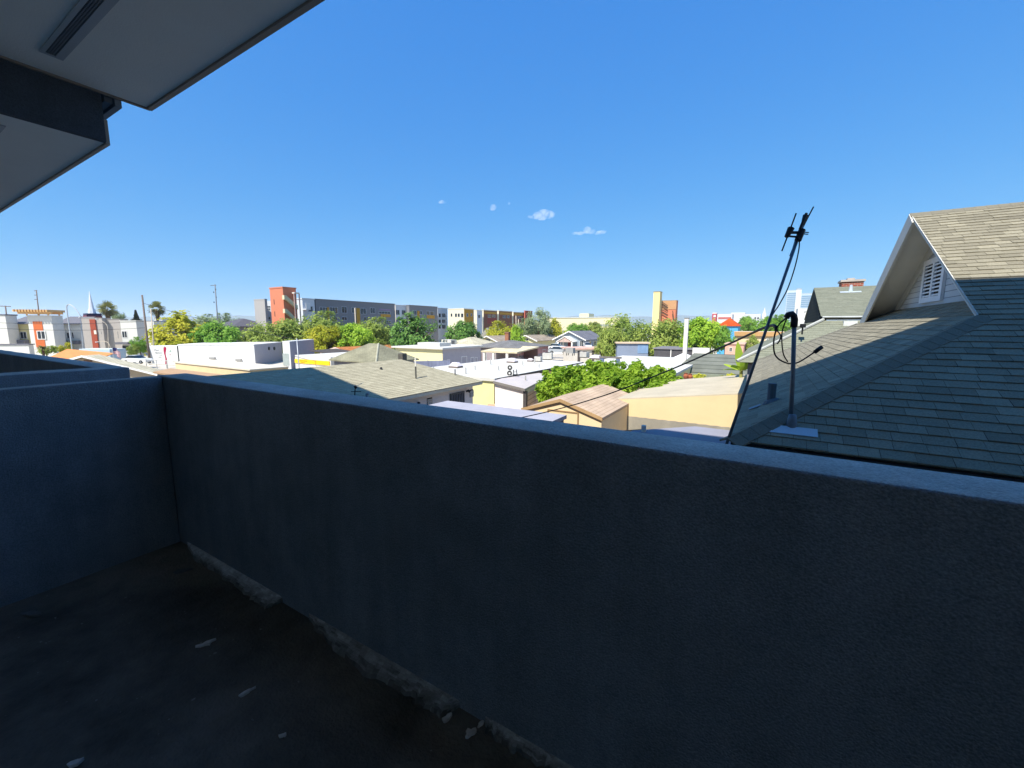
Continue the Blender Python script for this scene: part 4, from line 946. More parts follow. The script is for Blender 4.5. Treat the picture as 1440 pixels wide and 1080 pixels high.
MB().prism([(X0, -2.8, Z1-.3), (X1, -2.8, Z1-.3), (xm, -2.8, zp-.25)], (0, .15, 0)).build('porch_gable', mat('porch_tan', '#b79f95', var=.05), r)
for x in (X0+.1, X1-.1): MB().box(x-.18, -2.8, 0, x+.18, -2.45, Z1-.31).build('porch_post', W_(), r)
x0, z1 = fr.P(799, 477.5); x1, z0 = fr.P(804, 487); dr = MB().box(x0, -.08, .3, x1, -.004, z1).build('door', mat('door_red', '#7c2226', rough=.5), r)
MB().box(x1-.25, -.14, 1.2, x1-.12, -.081, 1.35).build('handle', mat('brass', '#a88a4a', metal=.8, rough=.4), dr)
MB().box(X0, -2.9, 0, X1, -2.82, 1.1).build('porch_rail', W_(), r)
fence('low_fence', 'low white fence in front of the bungalow porch', [(778, 490, 117), (830, 490, 117)], 1.2, mat('fence_white', '#d9d6cf'), 117)
fence('brick_fence', 'reddish brown side fence running along beside the bungalow', [(823, 487, 118), (848, 485, 128)], 1.6, mat('fence_redbrown', '#8b6a62', var=.15), 118)
fr = Fr(727, 478, 135, 0); gable_house('gabled_house', 'cream gabled house with tan roof left of the bungalow', 'house', fr, 754, 478, 471.2, 18, mat('wall_cream_pale', '#d9cf9f', var=.05), brickmat('tan_shingle', '#a39584', '#978a7a', '#7b7063', .5, .35, .03), over=.8, wins=[(737, 476, 743, 479)])
fr = Fr(754, 478, 140, 90); o = fr.root('shed_house', 'low tan-roofed house with dark porch between the gabled house and bungalow', 'house')
W, z = fr.P(779, 478); MB().box(0, 0, 0, W, 9, z-.1).build('wall', mat('wall_olive_shade', '#7c7668'), o); m = MB(); hip_roof(m, -.5, -.5, W+.5, 9.5, z, z+2); m.build('roof', brickmat('tan_shingle', '', '', '', 1, 1), o)
fr = Fr(673, 479, 124, 0); gable_house('gabled_house', 'small yellow gabled house with tan roof beside the brick chimney', 'house', fr, 700, 479.5, 472.3, 14, mat('wall_butter', '#ddd09b', var=.05), brickmat('tan_shingle', '', '', '', 1, 1), over=.8, wins=[(684, 477, 689, 481)])
fr = Fr(614, 487, 92, 0); o = fr.root('hip_cottage', 'pale hip-roofed cottage with white roof box behind the cream house', 'house'); W = fr.P(668, 487)[0]; z = fr.P(640, 487)[1]; zp = fr.P(640, 473.5, 6)[1]
MB().box(.4, .4, 0, W-.4, 11.6, z-.13).build('wall', mat('wall_cream_pale', '#d9cf9f'), o); m = MB(); hip_roof(m, 0, 0, W, 12, z, zp); m.build('roof', brickmat('bone_shingle', '#c4bca2', '#bab298', '#978f79', .5, .35, .03), o)
X0, Z1 = fr.P(618.5, 477.5, -.5); X1, Z0 = fr.P(634, 487, -.5); q = MB().box(X0, -.5, Z0-.3, X1, 1.5, Z1).build('roof_box', mat('box_white', '#ddd8cb'), o); MB().box(X1+.002, -.2, Z0, X1+.03, .8, Z1-.2).build('louvre', mat('louvre_grey', '#8e8b86'), q)
fr = Fr(693, 480, 150, 0); o = fr.root('grey_gable_roof_house', 'grey steep-roofed house half hidden behind the dark round tree', 'house')
W, z = fr.P(712, 482); zt = fr.P(697, 461)[1]
MB().prism([(-8, 0, z), (W-3, 0, z), (-8+(W+5)/2, 0, zt)], (0, 8, 0)).build('roof', mat('slate_grey', '#8b8881', var=.1), o); MB().box(-7.5, .4, 0, W-3.5, 7.6, z-.02).build('wall', mat('wall_grey_far', '#8e8b93'), o)
# blue-grey block right of bungalow
fr = Fr(868, 489.5, 80, 24)
r, W, zt = flat_building('blue_grey_block', 'low blue-grey walled building with pale roof edge under the olive trees', 'building', fr, 912, 483, 3, mat('wall_bluegrey', '#7e899c', var=.06), mat('roof_tan_edge', '#c9b49c'), cap=.25, over=.3, xl=868, panels=[(897, 484, 911, 497, mat('panel_blue', '#7793b4'), 'panel', .06)])
fr = Fr(806, 493, 84, 43)
r, W, zt = flat_building('long_pale_wall_shed', 'long pale open-sided shed with pinkish roof edge right of the bungalow', 'shed', fr, 866, 491, 6, mat('wall_pale_far', '#c9c3b8', var=.08), mat('roof_pink_edge', '#cfa99a'), cap=.3, over=.4, xl=866)
for px in (814, 834, 846, 858): x = fr.P(px, 495)[0]; MB().box(x-.25, -.1, 0, x+.25, -.003, zt-.3).build('post', mat('post_dark', '#4b4644'), r)
# dark car canopies and sheds under the trees
fr = Fr(920, 491, 72, 0)
r, W, zt = flat_building('dark_shed', 'long dark shed with a pale gutter line beneath the olive trees', 'shed', fr, 975, 491.5, 8, mat('shed_dark', '#4e4c4f', var=.2), mat('roof_slate_dark', '#77757a', var=.15), cap=.2, over=.2, xl=950)
x = fr.P(943.5, 495)[0]; MB().box(x-.06, -.08, 0, x+.06, -.004, zt).build('post', W_(), r)
fr = Fr(974, 490, 66, 0)
r, W, zt = flat_building('white_garden_wall', 'white plastered yard wall between dark shed and peach house', 'wall', fr, 998, 490, .4, mat('wall_white_far', '#cfcdc6'), cap=.06)
o = thing('canopy_tent', 'white peaked canopy tent in front of the dark shed', 'tent', atZ(962, 503, 0))
q = atD(962, 497, 52); o.location = (q.x, q.y, 0); z0 = q.z-.5; s = 1.1
m = MB()
for (x0, y0, x1, y1) in ((-s, -s, s, -s), (s, -s, s, s), (s, s, -s, s), (-s, s, -s, -s)): m.face([(x0, y0, z0), (x1, y1, z0), (0, 0, z0+.6)]); m.hexa([(x0, y0, z0-.25), (x1, y1, z0-.25), (x1*.99, y1*.99, z0-.25), (x0*.99, y0*.99, z0-.25), (x0, y0, z0-.002), (x1, y1, z0-.002), (x1*.99, y1*.99, z0-.002), (x0*.99, y0*.99, z0-.002)])
m.build('cover', mat('canvas_white', '#dcdad4', var=.04), o)
for sx in (-1, 1):
    for sy in (-1, 1): MB().tube([(sx*s*.93, sy*s*.93, 0), (sx*s*.93, sy*s*.93, z0-.1)], .05, 6).build('leg', W_(), o)
# corrugated grey roof house
zc0 = 3.4; g0_ = atZ(958, 517, zc0); g1_ = atZ(1052, 519.5, zc0); Ye = (g0_.y+g1_.y)/2
o = thing('grey_metal_roof_house', 'low house with grey ribbed roof and white gutter behind the cream building', 'house', (g0_.x, Ye, 0))
Wc = 14.0; tpz = 5.0; tp_ = atZ(1000, 497.5, tpz); Dr = tp_.y-Ye
m = MB(); slab(m, [(-.1, 0, zc0+.12), (Wc, 0, zc0+.12), (Wc, Dr, tpz), (1.3, Dr, tpz)], .12); slab(m, [(1.3, Dr+.002, tpz), (Wc, Dr+.002, tpz), (Wc, Dr*2, zc0), (-.1, Dr*2, zc0)], .12)
m.build('roof', brickmat('ribbed_roof', '#6d7068', '#666960', '#4d5049', 40, .55, .05), o)
MB().box(.3, .5, 0, Wc-.3, Dr*2-.5, zc0-.1).build('wall', mat('wall_green_dim', '#7c8272', var=.1), o)
m = MB(); m.tube([(-.3, -.09, zc0+.06), (Wc, -.09, zc0+.06)], .1, 8); m.build('gutter', mat('gutter_white', '#b3b6b4', rough=.5), o)
m = MB(); slab(m, [(.8, -2.2, zc0-.95), (Wc, -2.2, zc0-.95), (Wc, .49, zc0-.25), (.8, .49, zc0-.25)], .08); m.build('porch_roof', mat('porch_green', '#737c66', var=.12), o)
o = thing('white_post', 'tall pale square post beside the ribbed grey roof', 'post', (g0_.x-.25, Ye-.8, 0))
tq = atY(966, 448, Ye-.8); bx_ = tq.x-(g0_.x-.25); w_ = .19
m = MB(); m.hexa([(bx_-w_, -w_, 0), (bx_+w_, -w_, 0), (bx_+w_, w_, 0), (bx_-w_, w_, 0), (bx_-w_, -w_, tq.z), (bx_+w_, -w_, tq.z), (bx_+w_, w_, tq.z), (bx_-w_, w_, tq.z)]); m.build('shaft', mat('post_bone', '#cbc6bd', var=.1, scale=3), o)
MB().box(bx_-w_*1.15, -w_*1.15, tq.z+.001, bx_+w_*1.15, w_*1.15, tq.z+.08).build('cap', mat('gutter_grey', '#77726d'), o)
for i, (px, py, lab) in enumerate(((964.5, 528, 'terracotta urn left of its pair by the cream roof edge'), (970.5, 529, 'terracotta urn right of its pair by the cream roof edge'))):
    q = atD(px, py, 31); o = thing('terracotta_urn', lab, 'urn', (q.x, q.y, 0), 0, 'terracotta urns on pedestals'); z = q.z
    MB().box(-.14, -.14, 0, .14, .14, z-.3).build('pedestal', mat('pedestal_pale', '#bdb2a3'), o)
    m = MB(); prof = [(.08, 0), (.15, .1), (.19, .26), (.15, .38), (.11, .42), (.15, .48)]
    for (r0, h0), (r1, h1) in zip(prof, prof[1:]): m.tube([(0, 0, z-.3+h0), (0, 0, z-.3+h1)], r0, 12, r1=r1)
    m.build('pot', mat('terracotta', '#9c5a41', var=.15), o)
# tan and peach buildings right
fr = Fr(1033, 476, 76, 0)
r, W, zt = flat_building('tan_store', 'tan building with brown roof band left of the leaning aerial pole', 'building', fr, 1102, 467.5, 10, mat('wall_peach_far', '#d6bf9a', var=.06), mat('roof_tan_edge', '#c9b49c'), cap=.15, over=.2, xl=1060, panels=[(1033, 466.5, 1102, 473, mat('band_tan', '#b48d5e', var=.06), 'roof_band', .4)], wins=[(1078, 477, 1085, 484, 0)])
fr = Fr(1020, 484, 62, 0)
flat_building('peach_house', 'low peach house wall in front of the tan building', 'house', fr, 1046, 484.5, 7, mat('wall_peach_rose', '#cf9f8c', var=.1), mat('roof_peach', '#c9a994'), cap=.12, over=.15, wins=[(1026, 489, 1029, 494)])
fr = Fr(1008, 463, 112, 0); o = fr.root('orange_roof_house', 'blue-walled house with bright orange hip roof beyond the green tree', 'house')
W = fr.P(1040, 463)[0]; z = fr.P(1020, 458)[1]; zp = fr.P(1026, 447.5, 5)[1]
MB().box(.4, .4, 0, W-.4, 11.6, z-.13).build('wall', mat('wall_sky_blue', '#4f9cc4', var=.06), o); m = MB(); hip_roof(m, 0, 0, W, 12, z, zp); m.build('roof', brickmat('orange_tile', '#c8501f', '#b94a1e', '#8d3a1a', .4, .35, .03), o)

# ================================================================== left: townhouse row on the diagonal street
TW = mat('townhouse_white', '#d3d0c6', var=.05); TG = mat('townhouse_taupe', '#a69f97', var=.05); TY = mat('townhouse_yellow', '#cbbd84', var=.05)
OR = mat('townhouse_orange', '#c96a3a', var=.06); RD = mat('townhouse_brick', '#9c4a36', var=.08); SR = mat('townhouse_roof', '#6b6a70', var=.12)
def at_front(root, fr, x0, y0, x1, y1, mt, nm, a=.0, pr=.2):
    X0, Z1 = fr.P(x0, y0); X1, Z0 = fr.P(x1, y1); return MB().box(X0, -pr-a, max(.02, Z0), X1, -.003-a, Z1).build(nm, mt, root)
fr = Fr(-22, 443, 104, 42); dp = 3
flat_building('townhouse', 'pale townhouse cut by the left edge of the picture', 'townhouse', fr, 7, 443.5, dp, TW, SR, cap=.3, over=.15, xl=0)
fr = Fr(14, 456, 108, 42)
r, W, zt = flat_building('townhouse', 'yellow set-back townhouse with grey roof between two pale towers', 'townhouse', fr, 42, 456, 9, TY, SR, cap=.1, wins=[(28.5, 467, 38, 476, 1, 0)], xl=28)
z2 = fr.P(28, 445, 4)[1]; m = MB(); slab(m, [(-.4, -.5, zt+.15), (W, -.5, zt+.15), (W, 5, z2), (-.4, 5, z2)], .14); slab(m, [(-.4, 5.002, z2), (W, 5.002, z2), (W, 10, zt+.15), (-.4, 10, zt+.15)], .14); m.build('upper_roof', SR, r)
at_front(r, fr, 8, 478, 42, 484, SR, 'porch_roof', pr=1.4); at_front(r, fr, 8, 485, 42, 500, TW, 'garage_wall', pr=1.0)
fr = Fr(38, 445, 102, 42)
r, W, zt = flat_building('townhouse', 'townhouse tower with orange panel, window and timber pergola on top', 'townhouse', fr, 72, 444.5, 3.2, TW, mat('parapet_white', '#d3d0c6'), cap=.18, over=.12, xl=55, panels=[(46, 452, 64.5, 488, OR, 'orange_panel', .08)])
X0, Z1 = fr.P(52.5, 466, -.09); X1, Z0 = fr.P(64, 476.5, -.09); f = window(r, X0, Z0, X1, Z1, bars=1, fw=.16); f.location.y = -.085
pg = MB(); z0 = zt+.19; PT = mat('pergola_timber', '#cfa873', var=.12)
pg = thing('pergola', 'timber pergola of open beams on the orange-panelled tower roof', 'pergola', (fr.O.x, fr.O.y, z0), fr.a)
xa, za = fr.P(26, 441); xb, zb = fr.P(74, 436); hz = zb-z0
MB().box(xa*.9, -.5, hz-1.0, W+.5, -.2, hz-.5).box(xa*.9, 2.6, hz-1.0, W+.5, 2.9, hz-.5).build('beam', PT, pg)
for i in range(12): x = xa*.85+(W+.3-xa*.85)*i/11; MB().box(x-.13, -1.6, hz-.499, x+.13, 3.6, hz+.05).build('rafter', PT, pg)
for x in (.3, W-.3):
    for y in (-.35, 2.75): MB().box(x-.13, y-.09, 0, x+.13, y+.09, hz-1.001).build('post', PT, pg)
fr = Fr(80, 456, 108, 42)
r, W, zt = flat_building('townhouse', 'white set-back townhouse with grey roof behind the curved street lamp', 'townhouse', fr, 115, 456, 9, TW, SR, cap=.1, wins=[(94, 468, 98, 475.5, 0), (101, 467.5, 104, 475.5, 0)], xl=100)
z2 = fr.P(100, 445, 4)[1]; m = MB(); slab(m, [(-.4, -.5, zt+.15), (W, -.5, zt+.15), (W, 5, z2), (-.4, 5, z2)], .14); slab(m, [(-.4, 5.002, z2), (W, 5.002, z2), (W, 10, zt+.15), (-.4, 10, zt+.15)], .14); m.build('upper_roof', SR, r)
at_front(r, fr, 78, 479, 114, 484, SR, 'porch_roof', pr=1.4)
fr = Fr(114, 447.5, 104, 42)
r, W, zt = flat_building('townhouse', 'taupe townhouse with a red brick strip below the white steeple', 'townhouse', fr, 143, 447.5, 3, TG, TG, cap=.12, over=.05, xl=130, panels=[(126.5, 449, 140, 492, RD, 'brick_strip', .25)], wins=[(142, 466, 142.8, 469, 0)])
X0, Z1 = fr.P(132, 464.5, -.26); X1, Z0 = fr.P(136, 470, -.26); MB().box(X0, -.31, Z0, X1, -.253, Z1).build('house_sign', mat('sign_cream', '#e3d6c4'), r)
fr = Fr(144, 448, 106, 42)
flat_building('townhouse', 'townhouse with white corner and tall slit windows right of the brick strip', 'townhouse', fr, 168, 449, 3, TG, TG, cap=.12, over=.1, xl=150, panels=[(143, 449, 151.5, 478, TW, 'white_corner', .3)], wins=[(155.5, 466, 157, 475, 0), (165, 466, 166.5, 475, 0)])
fr = Fr(168.5, 451, 103, 42)
r, W, zt = flat_building('townhouse', 'white townhouse with paired window at the right end of the row', 'townhouse', fr, 191, 451, 3, TW, TW, cap=.12, over=.1, xl=180, wins=[(171.5, 466, 179, 474.5, 1)])
at_front(r, fr, 168, 481, 186, 484, SR, 'porch_roof', pr=1.6); at_front(r, fr, 172, 486, 182, 493, mat('dark_opening', '#3a3a3d'), 'entry', pr=.05)
fr = Fr(192, 455, 128, 42); flat_building('townhouse', 'pale townhouse end seen behind the thick utility pole', 'townhouse', fr, 216, 452, 8, TW, SR, cap=.2, xl=205)
fr = Fr(216, 447, 140, 42); flat_building('townhouse', 'small white block under the right palm', 'townhouse', fr, 228, 447, 8, TW, TW, cap=.2, xl=222)
# steeple
q = atD(130.5, 447, 116); o = thing('church_steeple', 'white needle steeple above a red and dark banded base', 'steeple', (q.x, q.y, 0))
k = 116/FOC; zb_ = q.z
MB().box(-6.5*k*1.3, -6.5*k*1.3, 0, 6.5*k*1.3, 6.5*k*1.3, zb_).build('tower', TG, o)
MB().box(-8*k, -8*k, zb_+.001, 8*k, 8*k, zb_+3.0*k).build('cornice', mat('cornice_red', '#7b3b3f'), o); MB().box(-7.6*k, -7.6*k, zb_+3.0*k+.001, 7.6*k, 7.6*k, zb_+6*k).build('band', mat('band_navy', '#3d3950'), o)
m = MB(); m.tube([(0, 0, zb_+6*k), (0, 0, zb_+12*k)], 4.6*k, 8, r1=3.6*k); m.tube([(0, 0, zb_+12*k), (0, 0, zb_+37*k)], 3.0*k, 8, r1=.15*k); m.build('spire', mat('steeple_white', '#d7dade', rough=.5, var=.03), o)
# poles and lamps
POLE = mat('pole_wood', '#6e6259', var=.25, scale=3); STEEL = mat('pole_steel', '#a9adb0', rough=.5, var=.1, metal=.3); POLE2 = mat('pole_pale', '#b9ad9b', var=.15)
def pole(name, label, x0, y0, x1, y1, d, wpx, mt, arms=(), ins=(), cat='pole', group=None):
    t = atD(x0, y0, d); b = atD(x1, y1, d); s = (b-t); b2 = t+s*(t.z/max(.1, t.z-b.z)); o = thing(name, label, cat, b2, 0, group); r = wpx*d/FOC/2
    MB().tube([(0, 0, 0), tuple((t-b2)*.5), tuple(t-b2)], r*1.1, 9, r1=r*.8).build('shaft', mt, o, smooth=True)
    for (ax0, ay0, ax1, ay1) in arms: MB().tube([tuple(atD(ax0, ay0, d)-b2), tuple(atD(ax1, ay1, d)-b2)], r*.6, 6).build('crossarm', mt, o)
    for (ax, ay) in ins: c = atD(ax, ay, d)-b2; MB().tube([tuple(c-Vector((0, 0, .25))), tuple(c+Vector((0, 0, .25)))], r*.8, 6).build('insulator', mat('dark_metal', '#33363a'), o)
    return o
pole('utility_pole', 'thick leaning timber utility pole left of the right palm', 199.8, 415, 208.3, 488, 82, 2.6, POLE)
pole('utility_pole', 'slim pale pole between the thick utility pole and the right palm', 212, 434, 216.3, 488, 84, 1.5, POLE2)
pole('utility_pole', 'tall grey pole with side insulators above the yellow-green tree', 302.3, 400, 306, 450, 170, 1.7, mat('pole_grey', '#6e747b', var=.1), [(296, 401.5, 304, 401)], [(300.5, 411), (301, 425), (303.3, 407), (304, 418)])
pole('utility_pole', 'grey utility pole with stepped brackets behind the timber pergola', 51, 408, 55.5, 448, 150, 1.5, POLE, [(48, 409, 52, 408.5), (48.3, 415, 52, 415), (48.5, 421, 53, 421)])
pole('utility_pole', 'utility pole with single crossarm at the left edge of the picture', 7.5, 430, 9.5, 446, 170, 1.8, POLE, [(-3, 430.3, 15, 431)])
pole('utility_pole', 'slim pale pole in front of the long grey apartment slab', 499, 433, 500.3, 462, 112, 1.5, POLE2)
pole('utility_pole', 'slim pole at the right end of the long grey apartment slab', 555.8, 429, 557, 462, 118, 1.0, POLE2)
pole('utility_pole', 'pale twin pole left in front of the brown apartment bays', 725.5, 444, 726, 466, 150, 1.2, POLE2)
pole('utility_pole', 'shorter twin pole right in front of the brown apartment bays', 729, 449, 729.3, 466, 150, 1.4, POLE2)
pole('utility_pole', 'thin pole standing in front of the white-trimmed bungalow', 791.5, 452, 792, 488, 112, .8, POLE2)
pole('sign_pole', 'thin steel mast in front of the yellow lettered sign', 417.3, 476, 420.5, 516, 55, 1.6, STEEL)
def lamp(label, pts, d, wpx, head, mt=STEEL):
    P = [atD(x, y, d) for x, y in pts]; b = P[0].copy(); b.z = 0; o = thing('street_lamp', label, 'street lamp', b, 0, 'street lamps along the diagonal street'); r = wpx*d/FOC/2
    MB().tube([tuple(Vector((0, 0, 0)))]+[tuple(p-b) for p in smoothpts(P, 5)], r, 8, r1=r*.7).build('pole', mt, o, smooth=True)
    h = atD(*head, d)-b; MB().box(h.x-.45, h.y-.18, h.z-.1, h.x+.45, h.y+.18, h.z+.08).build('lamp_head', mat('lamp_grey', '#b5b8bb'), o, bevel=.04)
lamp('tall steel street lamp with long arm arching over to the right', [(101.5, 492), (98, 465), (94, 436), (94.5, 429.5), (98, 428.3), (104, 432), (109, 438), (113, 444)], 92, 1.5, (113.5, 445))
lamp('slim street lamp under the arching one, white townhouse behind', [(117, 490), (115, 466), (113.6, 448), (113.3, 446.5)], 94, 1.0, (112.5, 446))
lamp('slim street lamp with arm reaching left across the taupe townhouse', [(153, 495), (152, 472), (151, 459), (147, 454), (141, 450), (137, 448.6)], 94, .9, (136, 448.6), POLE2)
lamp('low street lamp with drooping arm before the brick strip', [(156, 497), (155, 488), (152, 482), (146, 480), (137, 480.5)], 94, .9, (136, 481), POLE2)
def wire(label, a, b, sag):
    P = [atD(*a), atD(*b)]; pts = []
    for i in range(13): t = i/12; q = P[0].lerp(P[1], t); q.z -= sag*4*t*(1-t); pts.append(q)
    tag(MB().tube(pts, .035, 5).build('overhead_wire', mat('wire_black', '#2a2b2e'), smooth=True), label, 'wire')
wire('upper overhead wire crossing in front of the townhouse row', (-40, 452, 80), (202, 452, 82), .5)
wire('lower overhead wire crossing in front of the townhouse row', (-40, 459, 80), (203, 461, 82), .6)
wire('overhead wire running from the thick utility pole over the white box building', (200.5, 426, 82), (420, 478, 55), .4)
# palms
def palm(label, px, py, d, r_px, y_trunk):
    c = atD(px, py, d); k = d/FOC; o = thing('palm_tree', label, 'palm tree', (c.x, c.y, 0), 0, 'fan palms above the townhouses'); R = random.Random(int(px)); m = MB(); rr = r_px*k*1.12
    for i in range(75):
        a = R.uniform(0, 6.283); e = R.uniform(-1.1, 1.45); dv = Vector((math.cos(a)*math.cos(e), math.sin(a)*math.cos(e), math.sin(e))); L = rr*R.uniform(.75, 1.05)
        s = dv.cross(Vector((0, 0, 1))).normalized(); u = s.cross(dv); ro = R.uniform(-1.4, 1.4); s = s*math.cos(ro)+u*math.sin(ro); w = rr*.17; tn = min(1, max(0, .5+.45*math.sin(e)+R.gauss(0, .15)))
        p0 = dv*L*.35; p1 = dv*L*.7; p2 = dv*L-Vector((0, 0, rr*.12))
        for j in range(-2, 3):
            t_ = p1+s*(w*j*.8)+dv*(L*.3*(1-abs(j)*.14))-Vector((0, 0, rr*.08)); q = p0+s*(w*.2*j); m.face([c+q-s*w*.12, c+q+s*w*.12, c+t_+s*w*.15, c+t_-s*w*.15], 0, tn)
    m.v = [(p[0]-c.x, p[1]-c.y, p[2]) for p in m.v]
    m.build('crown', leafmat('palm_leaf', '#55552e', '#8d8f4c', .2), o, tone=True, uv=False)
    s = MB(); R2 = R
    for i in range(90):
        a = R2.uniform(0, 6.28); z = c.z-rr*R2.uniform(.3, 1.5); ra = rr*.32*(1-(c.z-z)/(rr*2.2)); v = Vector((math.cos(a), math.sin(a), 0)); t = Vector((-v.y, v.x, 0))
        s.face([v*ra+Vector((0, 0, z+.3))-t*.12*rr, v*ra+Vector((0, 0, z+.3))+t*.12*rr, v*ra*.9+Vector((0, 0, z-rr*.35))], 0, R2.random())
    s.build('skirt', leafmat('palm_dead', '#4a3a26', '#7a6238', .1), o, tone=True, uv=False)
    MB().tube([(0, 0, 0), (.1, 0, c.z*.5), (0, 0, c.z)], .26, 8, r1=.2).build('trunk', BARK(), o, smooth=True)
palm('fan palm rising behind the taupe townhouse', 150.5, 434, 150, 11.5, 446); palm('fan palm right of the two utility poles', 220.5, 434, 140, 10.5, 446)
# cypress and small background trees
c = atD(190.5, 437, 150); o = thing('cypress_tree', 'dark pointed cypress behind the white townhouse', 'cypress', (c.x, c.y, 0)); R = random.Random(2); m = MB(); k = 150/FOC
for i in range(900):
    t = R.random(); z = c.z-t*16*k; ra = (.3+t*3.6)*k*R.uniform(.6, 1.15)*(1.6 if t > .75 else 1); a = R.uniform(0, 6.28); v = Vector((math.cos(a)*ra, math.sin(a)*ra, z)); w = .35*k*2; u = Vector((-math.sin(a), math.cos(a), 0)); m.face([v-u*w, v+u*w, v+Vector((math.cos(a)*.2, math.sin(a)*.2, 1.7*k))], 0, R.random())
m.build('crown', leafmat('cypress_leaf', '#232a1f', '#37412c', .1), o, tone=True, uv=False); MB().tube([(0, 0, 0), (0, 0, c.z-4*k)], .2, 7, r1=.1).build('trunk', BARK(), o)

# near-left roofs
fr = Fr(86, 508, 52, 38); o = fr.root('tan_gable_house', 'tan house with low gable roof and white edges just past the next balcony', 'house')
pL_, pA, pR_ = fr.P(66, 513), fr.P(123, 499.5), fr.P(250, 531); 
TB = mat('wall_tan_far', '#a89a85', var=.08)
xs = fr.P(123, 499.5)[0]; zA = pA[1]; xe = pR_[0]; zE = pR_[1]; xw = 2*xs-xe
MB().prism([(xw+.5, 0, 0), (xe-.5, 0, 0), (xe-.5, 0, zE), (xs, 0, zA-.2), (xw+.5, 0, zE)], (0, 1.6, 0)).build('wall', TB, o)
m = MB(); slab(m, [(xw, -.8, zE), (xs, -.8, zA), (xs, 1.7, zA), (xw, 1.7, zE)], .12); slab(m, [(xs, -.8, zA), (xe, -.8, zE), (xe, 1.7, zE), (xs, 1.7, zA)], .12); m.build('roof', brickmat('bone_shingle', '', '', '', 1, 1), o)
m = MB()
for s_, e_ in (((xw, zE), (xs, zA)), ((xs, zA), (xe, zE))): m.prism([(s_[0], -.804, s_[1]+.03), (e_[0], -.804, e_[1]+.03), (e_[0], -.804, e_[1]-.2), (s_[0], -.804, s_[1]-.2)], (0, -.05, 0))
m.build('barge_board', W_(), o)
X0, Z1 = fr.P(118, 506); X1, Z0 = fr.P(130, 509); MB().box(X0, -.04, Z0, X1, -.003, Z1).build('gable_vent', mat('vent_brown', '#6e5547'), o)
fr = Fr(44, 499, 70, 20); o = fr.root('orange_roof_shed', 'long orange-roofed shed with small palm in front of the townhouses', 'shed'); W, z = fr.P(113, 500); x0, z0 = fr.P(44, 503)
m = MB(); slab(m, [(0, 0, z0-1.2), (W, 0, z-1.4), (W, 5, z+.1), (0, 5, z+.7)], .12); m.build('roof', mat('roof_orange_clay', '#c4824e', var=.1), o); MB().box(.2, .3, 0, W-.2, 4.6, z-1.6).build('wall', TB, o)
fr = Fr(111, 491, 80, 25)
flat_building('blue_trailer', 'pale blue box trailer behind the tan gable roof', 'trailer', fr, 154, 491.5, 3, mat('trailer_blue', '#a9bcc6', var=.05), mat('trailer_top', '#c6d0d4'), cap=.1, xl=130)
fr = Fr(-10, 486, 92, 42); flat_building('white_garage', 'low white garage block at the left edge below the townhouses', 'garage', fr, 40, 485, 1.2, TW, SR, cap=.2, over=.2, xl=20)
# flag
q = atD(158, 489, 66); o = thing('striped_flag', 'red and white striped flag with blue corner on a short pole', 'flag', (q.x, q.y, 0)); k = 66/FOC
MB().tube([(0, 0, 0), (0, 0, q.z)], .04, 7).build('flag_pole', STEEL, o)
m = MB(); nS = 12; sx = _rt.x; sy = _rt.y
for i in range(nS):
    for j in range(13):
        def fp(a, b): return (sx*a*11*k-.2*math.sin(a*6)*sy, sy*a*11*k+.25*math.sin(a*6), q.z-b*9*k-a*a*6*k)
        a0, a1, b0_, b1_ = i/nS, (i+1)/nS, j/13, (j+1)/13
        mi = 2 if (a0 < .4 and b0_ < .53) else j % 2
        m.face([fp(a0, b0_), fp(a1, b0_), fp(a1, b1_), fp(a0, b1_)], mi)
m.build('flag_cloth', [mat('flag_red', '#a32436', rough=.8), mat('flag_white', '#d8d4d2'), mat('flag_blue', '#2c3260')], o)
# cars
def car(label, px, py, d, deg, col, group='cars parked about the yards'):
    b = atD(px, py, d); o = thing('parked_car', label, 'car', (b.x, b.y, b.z if b.z > .3 else 0), math.radians(deg), group)
    PM = mat('car_paint_'+col[1:], col, rough=.25, var=.02, spec=.5, )
    m = MB(); sec = [(-2.2, .35, .75), (-2.05, .3, .95), (-.9, .28, 1.02), (.9, .28, .98), (1.9, .3, .85), (2.2, .38, .7)]
    for (x0, a0, c0), (x1, a1, c1) in zip(sec, sec[1:]): m.hexa([(x0, -.86, a0), (x1, -.86, a1), (x1, .86, a1), (x0, .86, a0), (x0, -.82, c0), (x1, -.82, c1), (x1, .82, c1), (x0, .82, c0)])
    m.build('body', PM, o)
    MB().hexa([(-1.55, -.78, .98), (.95, -.78, .97), (.95, .78, .97), (-1.55, .78, .98), (-1.1, -.62, 1.46), (.25, -.62, 1.46), (.25, .62, 1.46), (-1.1, .62, 1.46)]).build('window', glassmat(), o)
    MB().box(-1.08, -.6, 1.462, .22, .6, 1.49).build('roof', PM, o)
    for x in (-1.35, 1.35):
        for y in (-.8, .8):
            w = MB().tube([(x, y-.1, .32), (x, y+.1, .32)], .32, 14).build('wheel', mat('tyre', '#1b1b1c'), o); MB().tube([(x, y-.115, .32), (x, y+.115, .32)], .18, 10).build('rim', mat('rim', '#9a9c9f', metal=.7, rough=.4), w)
    for y in (-.6, .6): MB().box(2.14, y-.17, .58, 2.215, y+.17, .72).build('headlight', mat('headlight', '#d8dde0', rough=.15), o)
    return o
car('white car behind the rail fence left of the white sign', 194, 511, 75, 30, '#d9d9d6'); car('white car parked at the end of the pink and grey house', 783, 492, 100, 10, '#dcdcda'); car('silver car in front of the white one by the pink and grey house', 785, 497, 92, 20, '#9fa4a8')
car('pale van-like car beside the board fence end', 826, 490, 108, -60, '#c7c9ca')
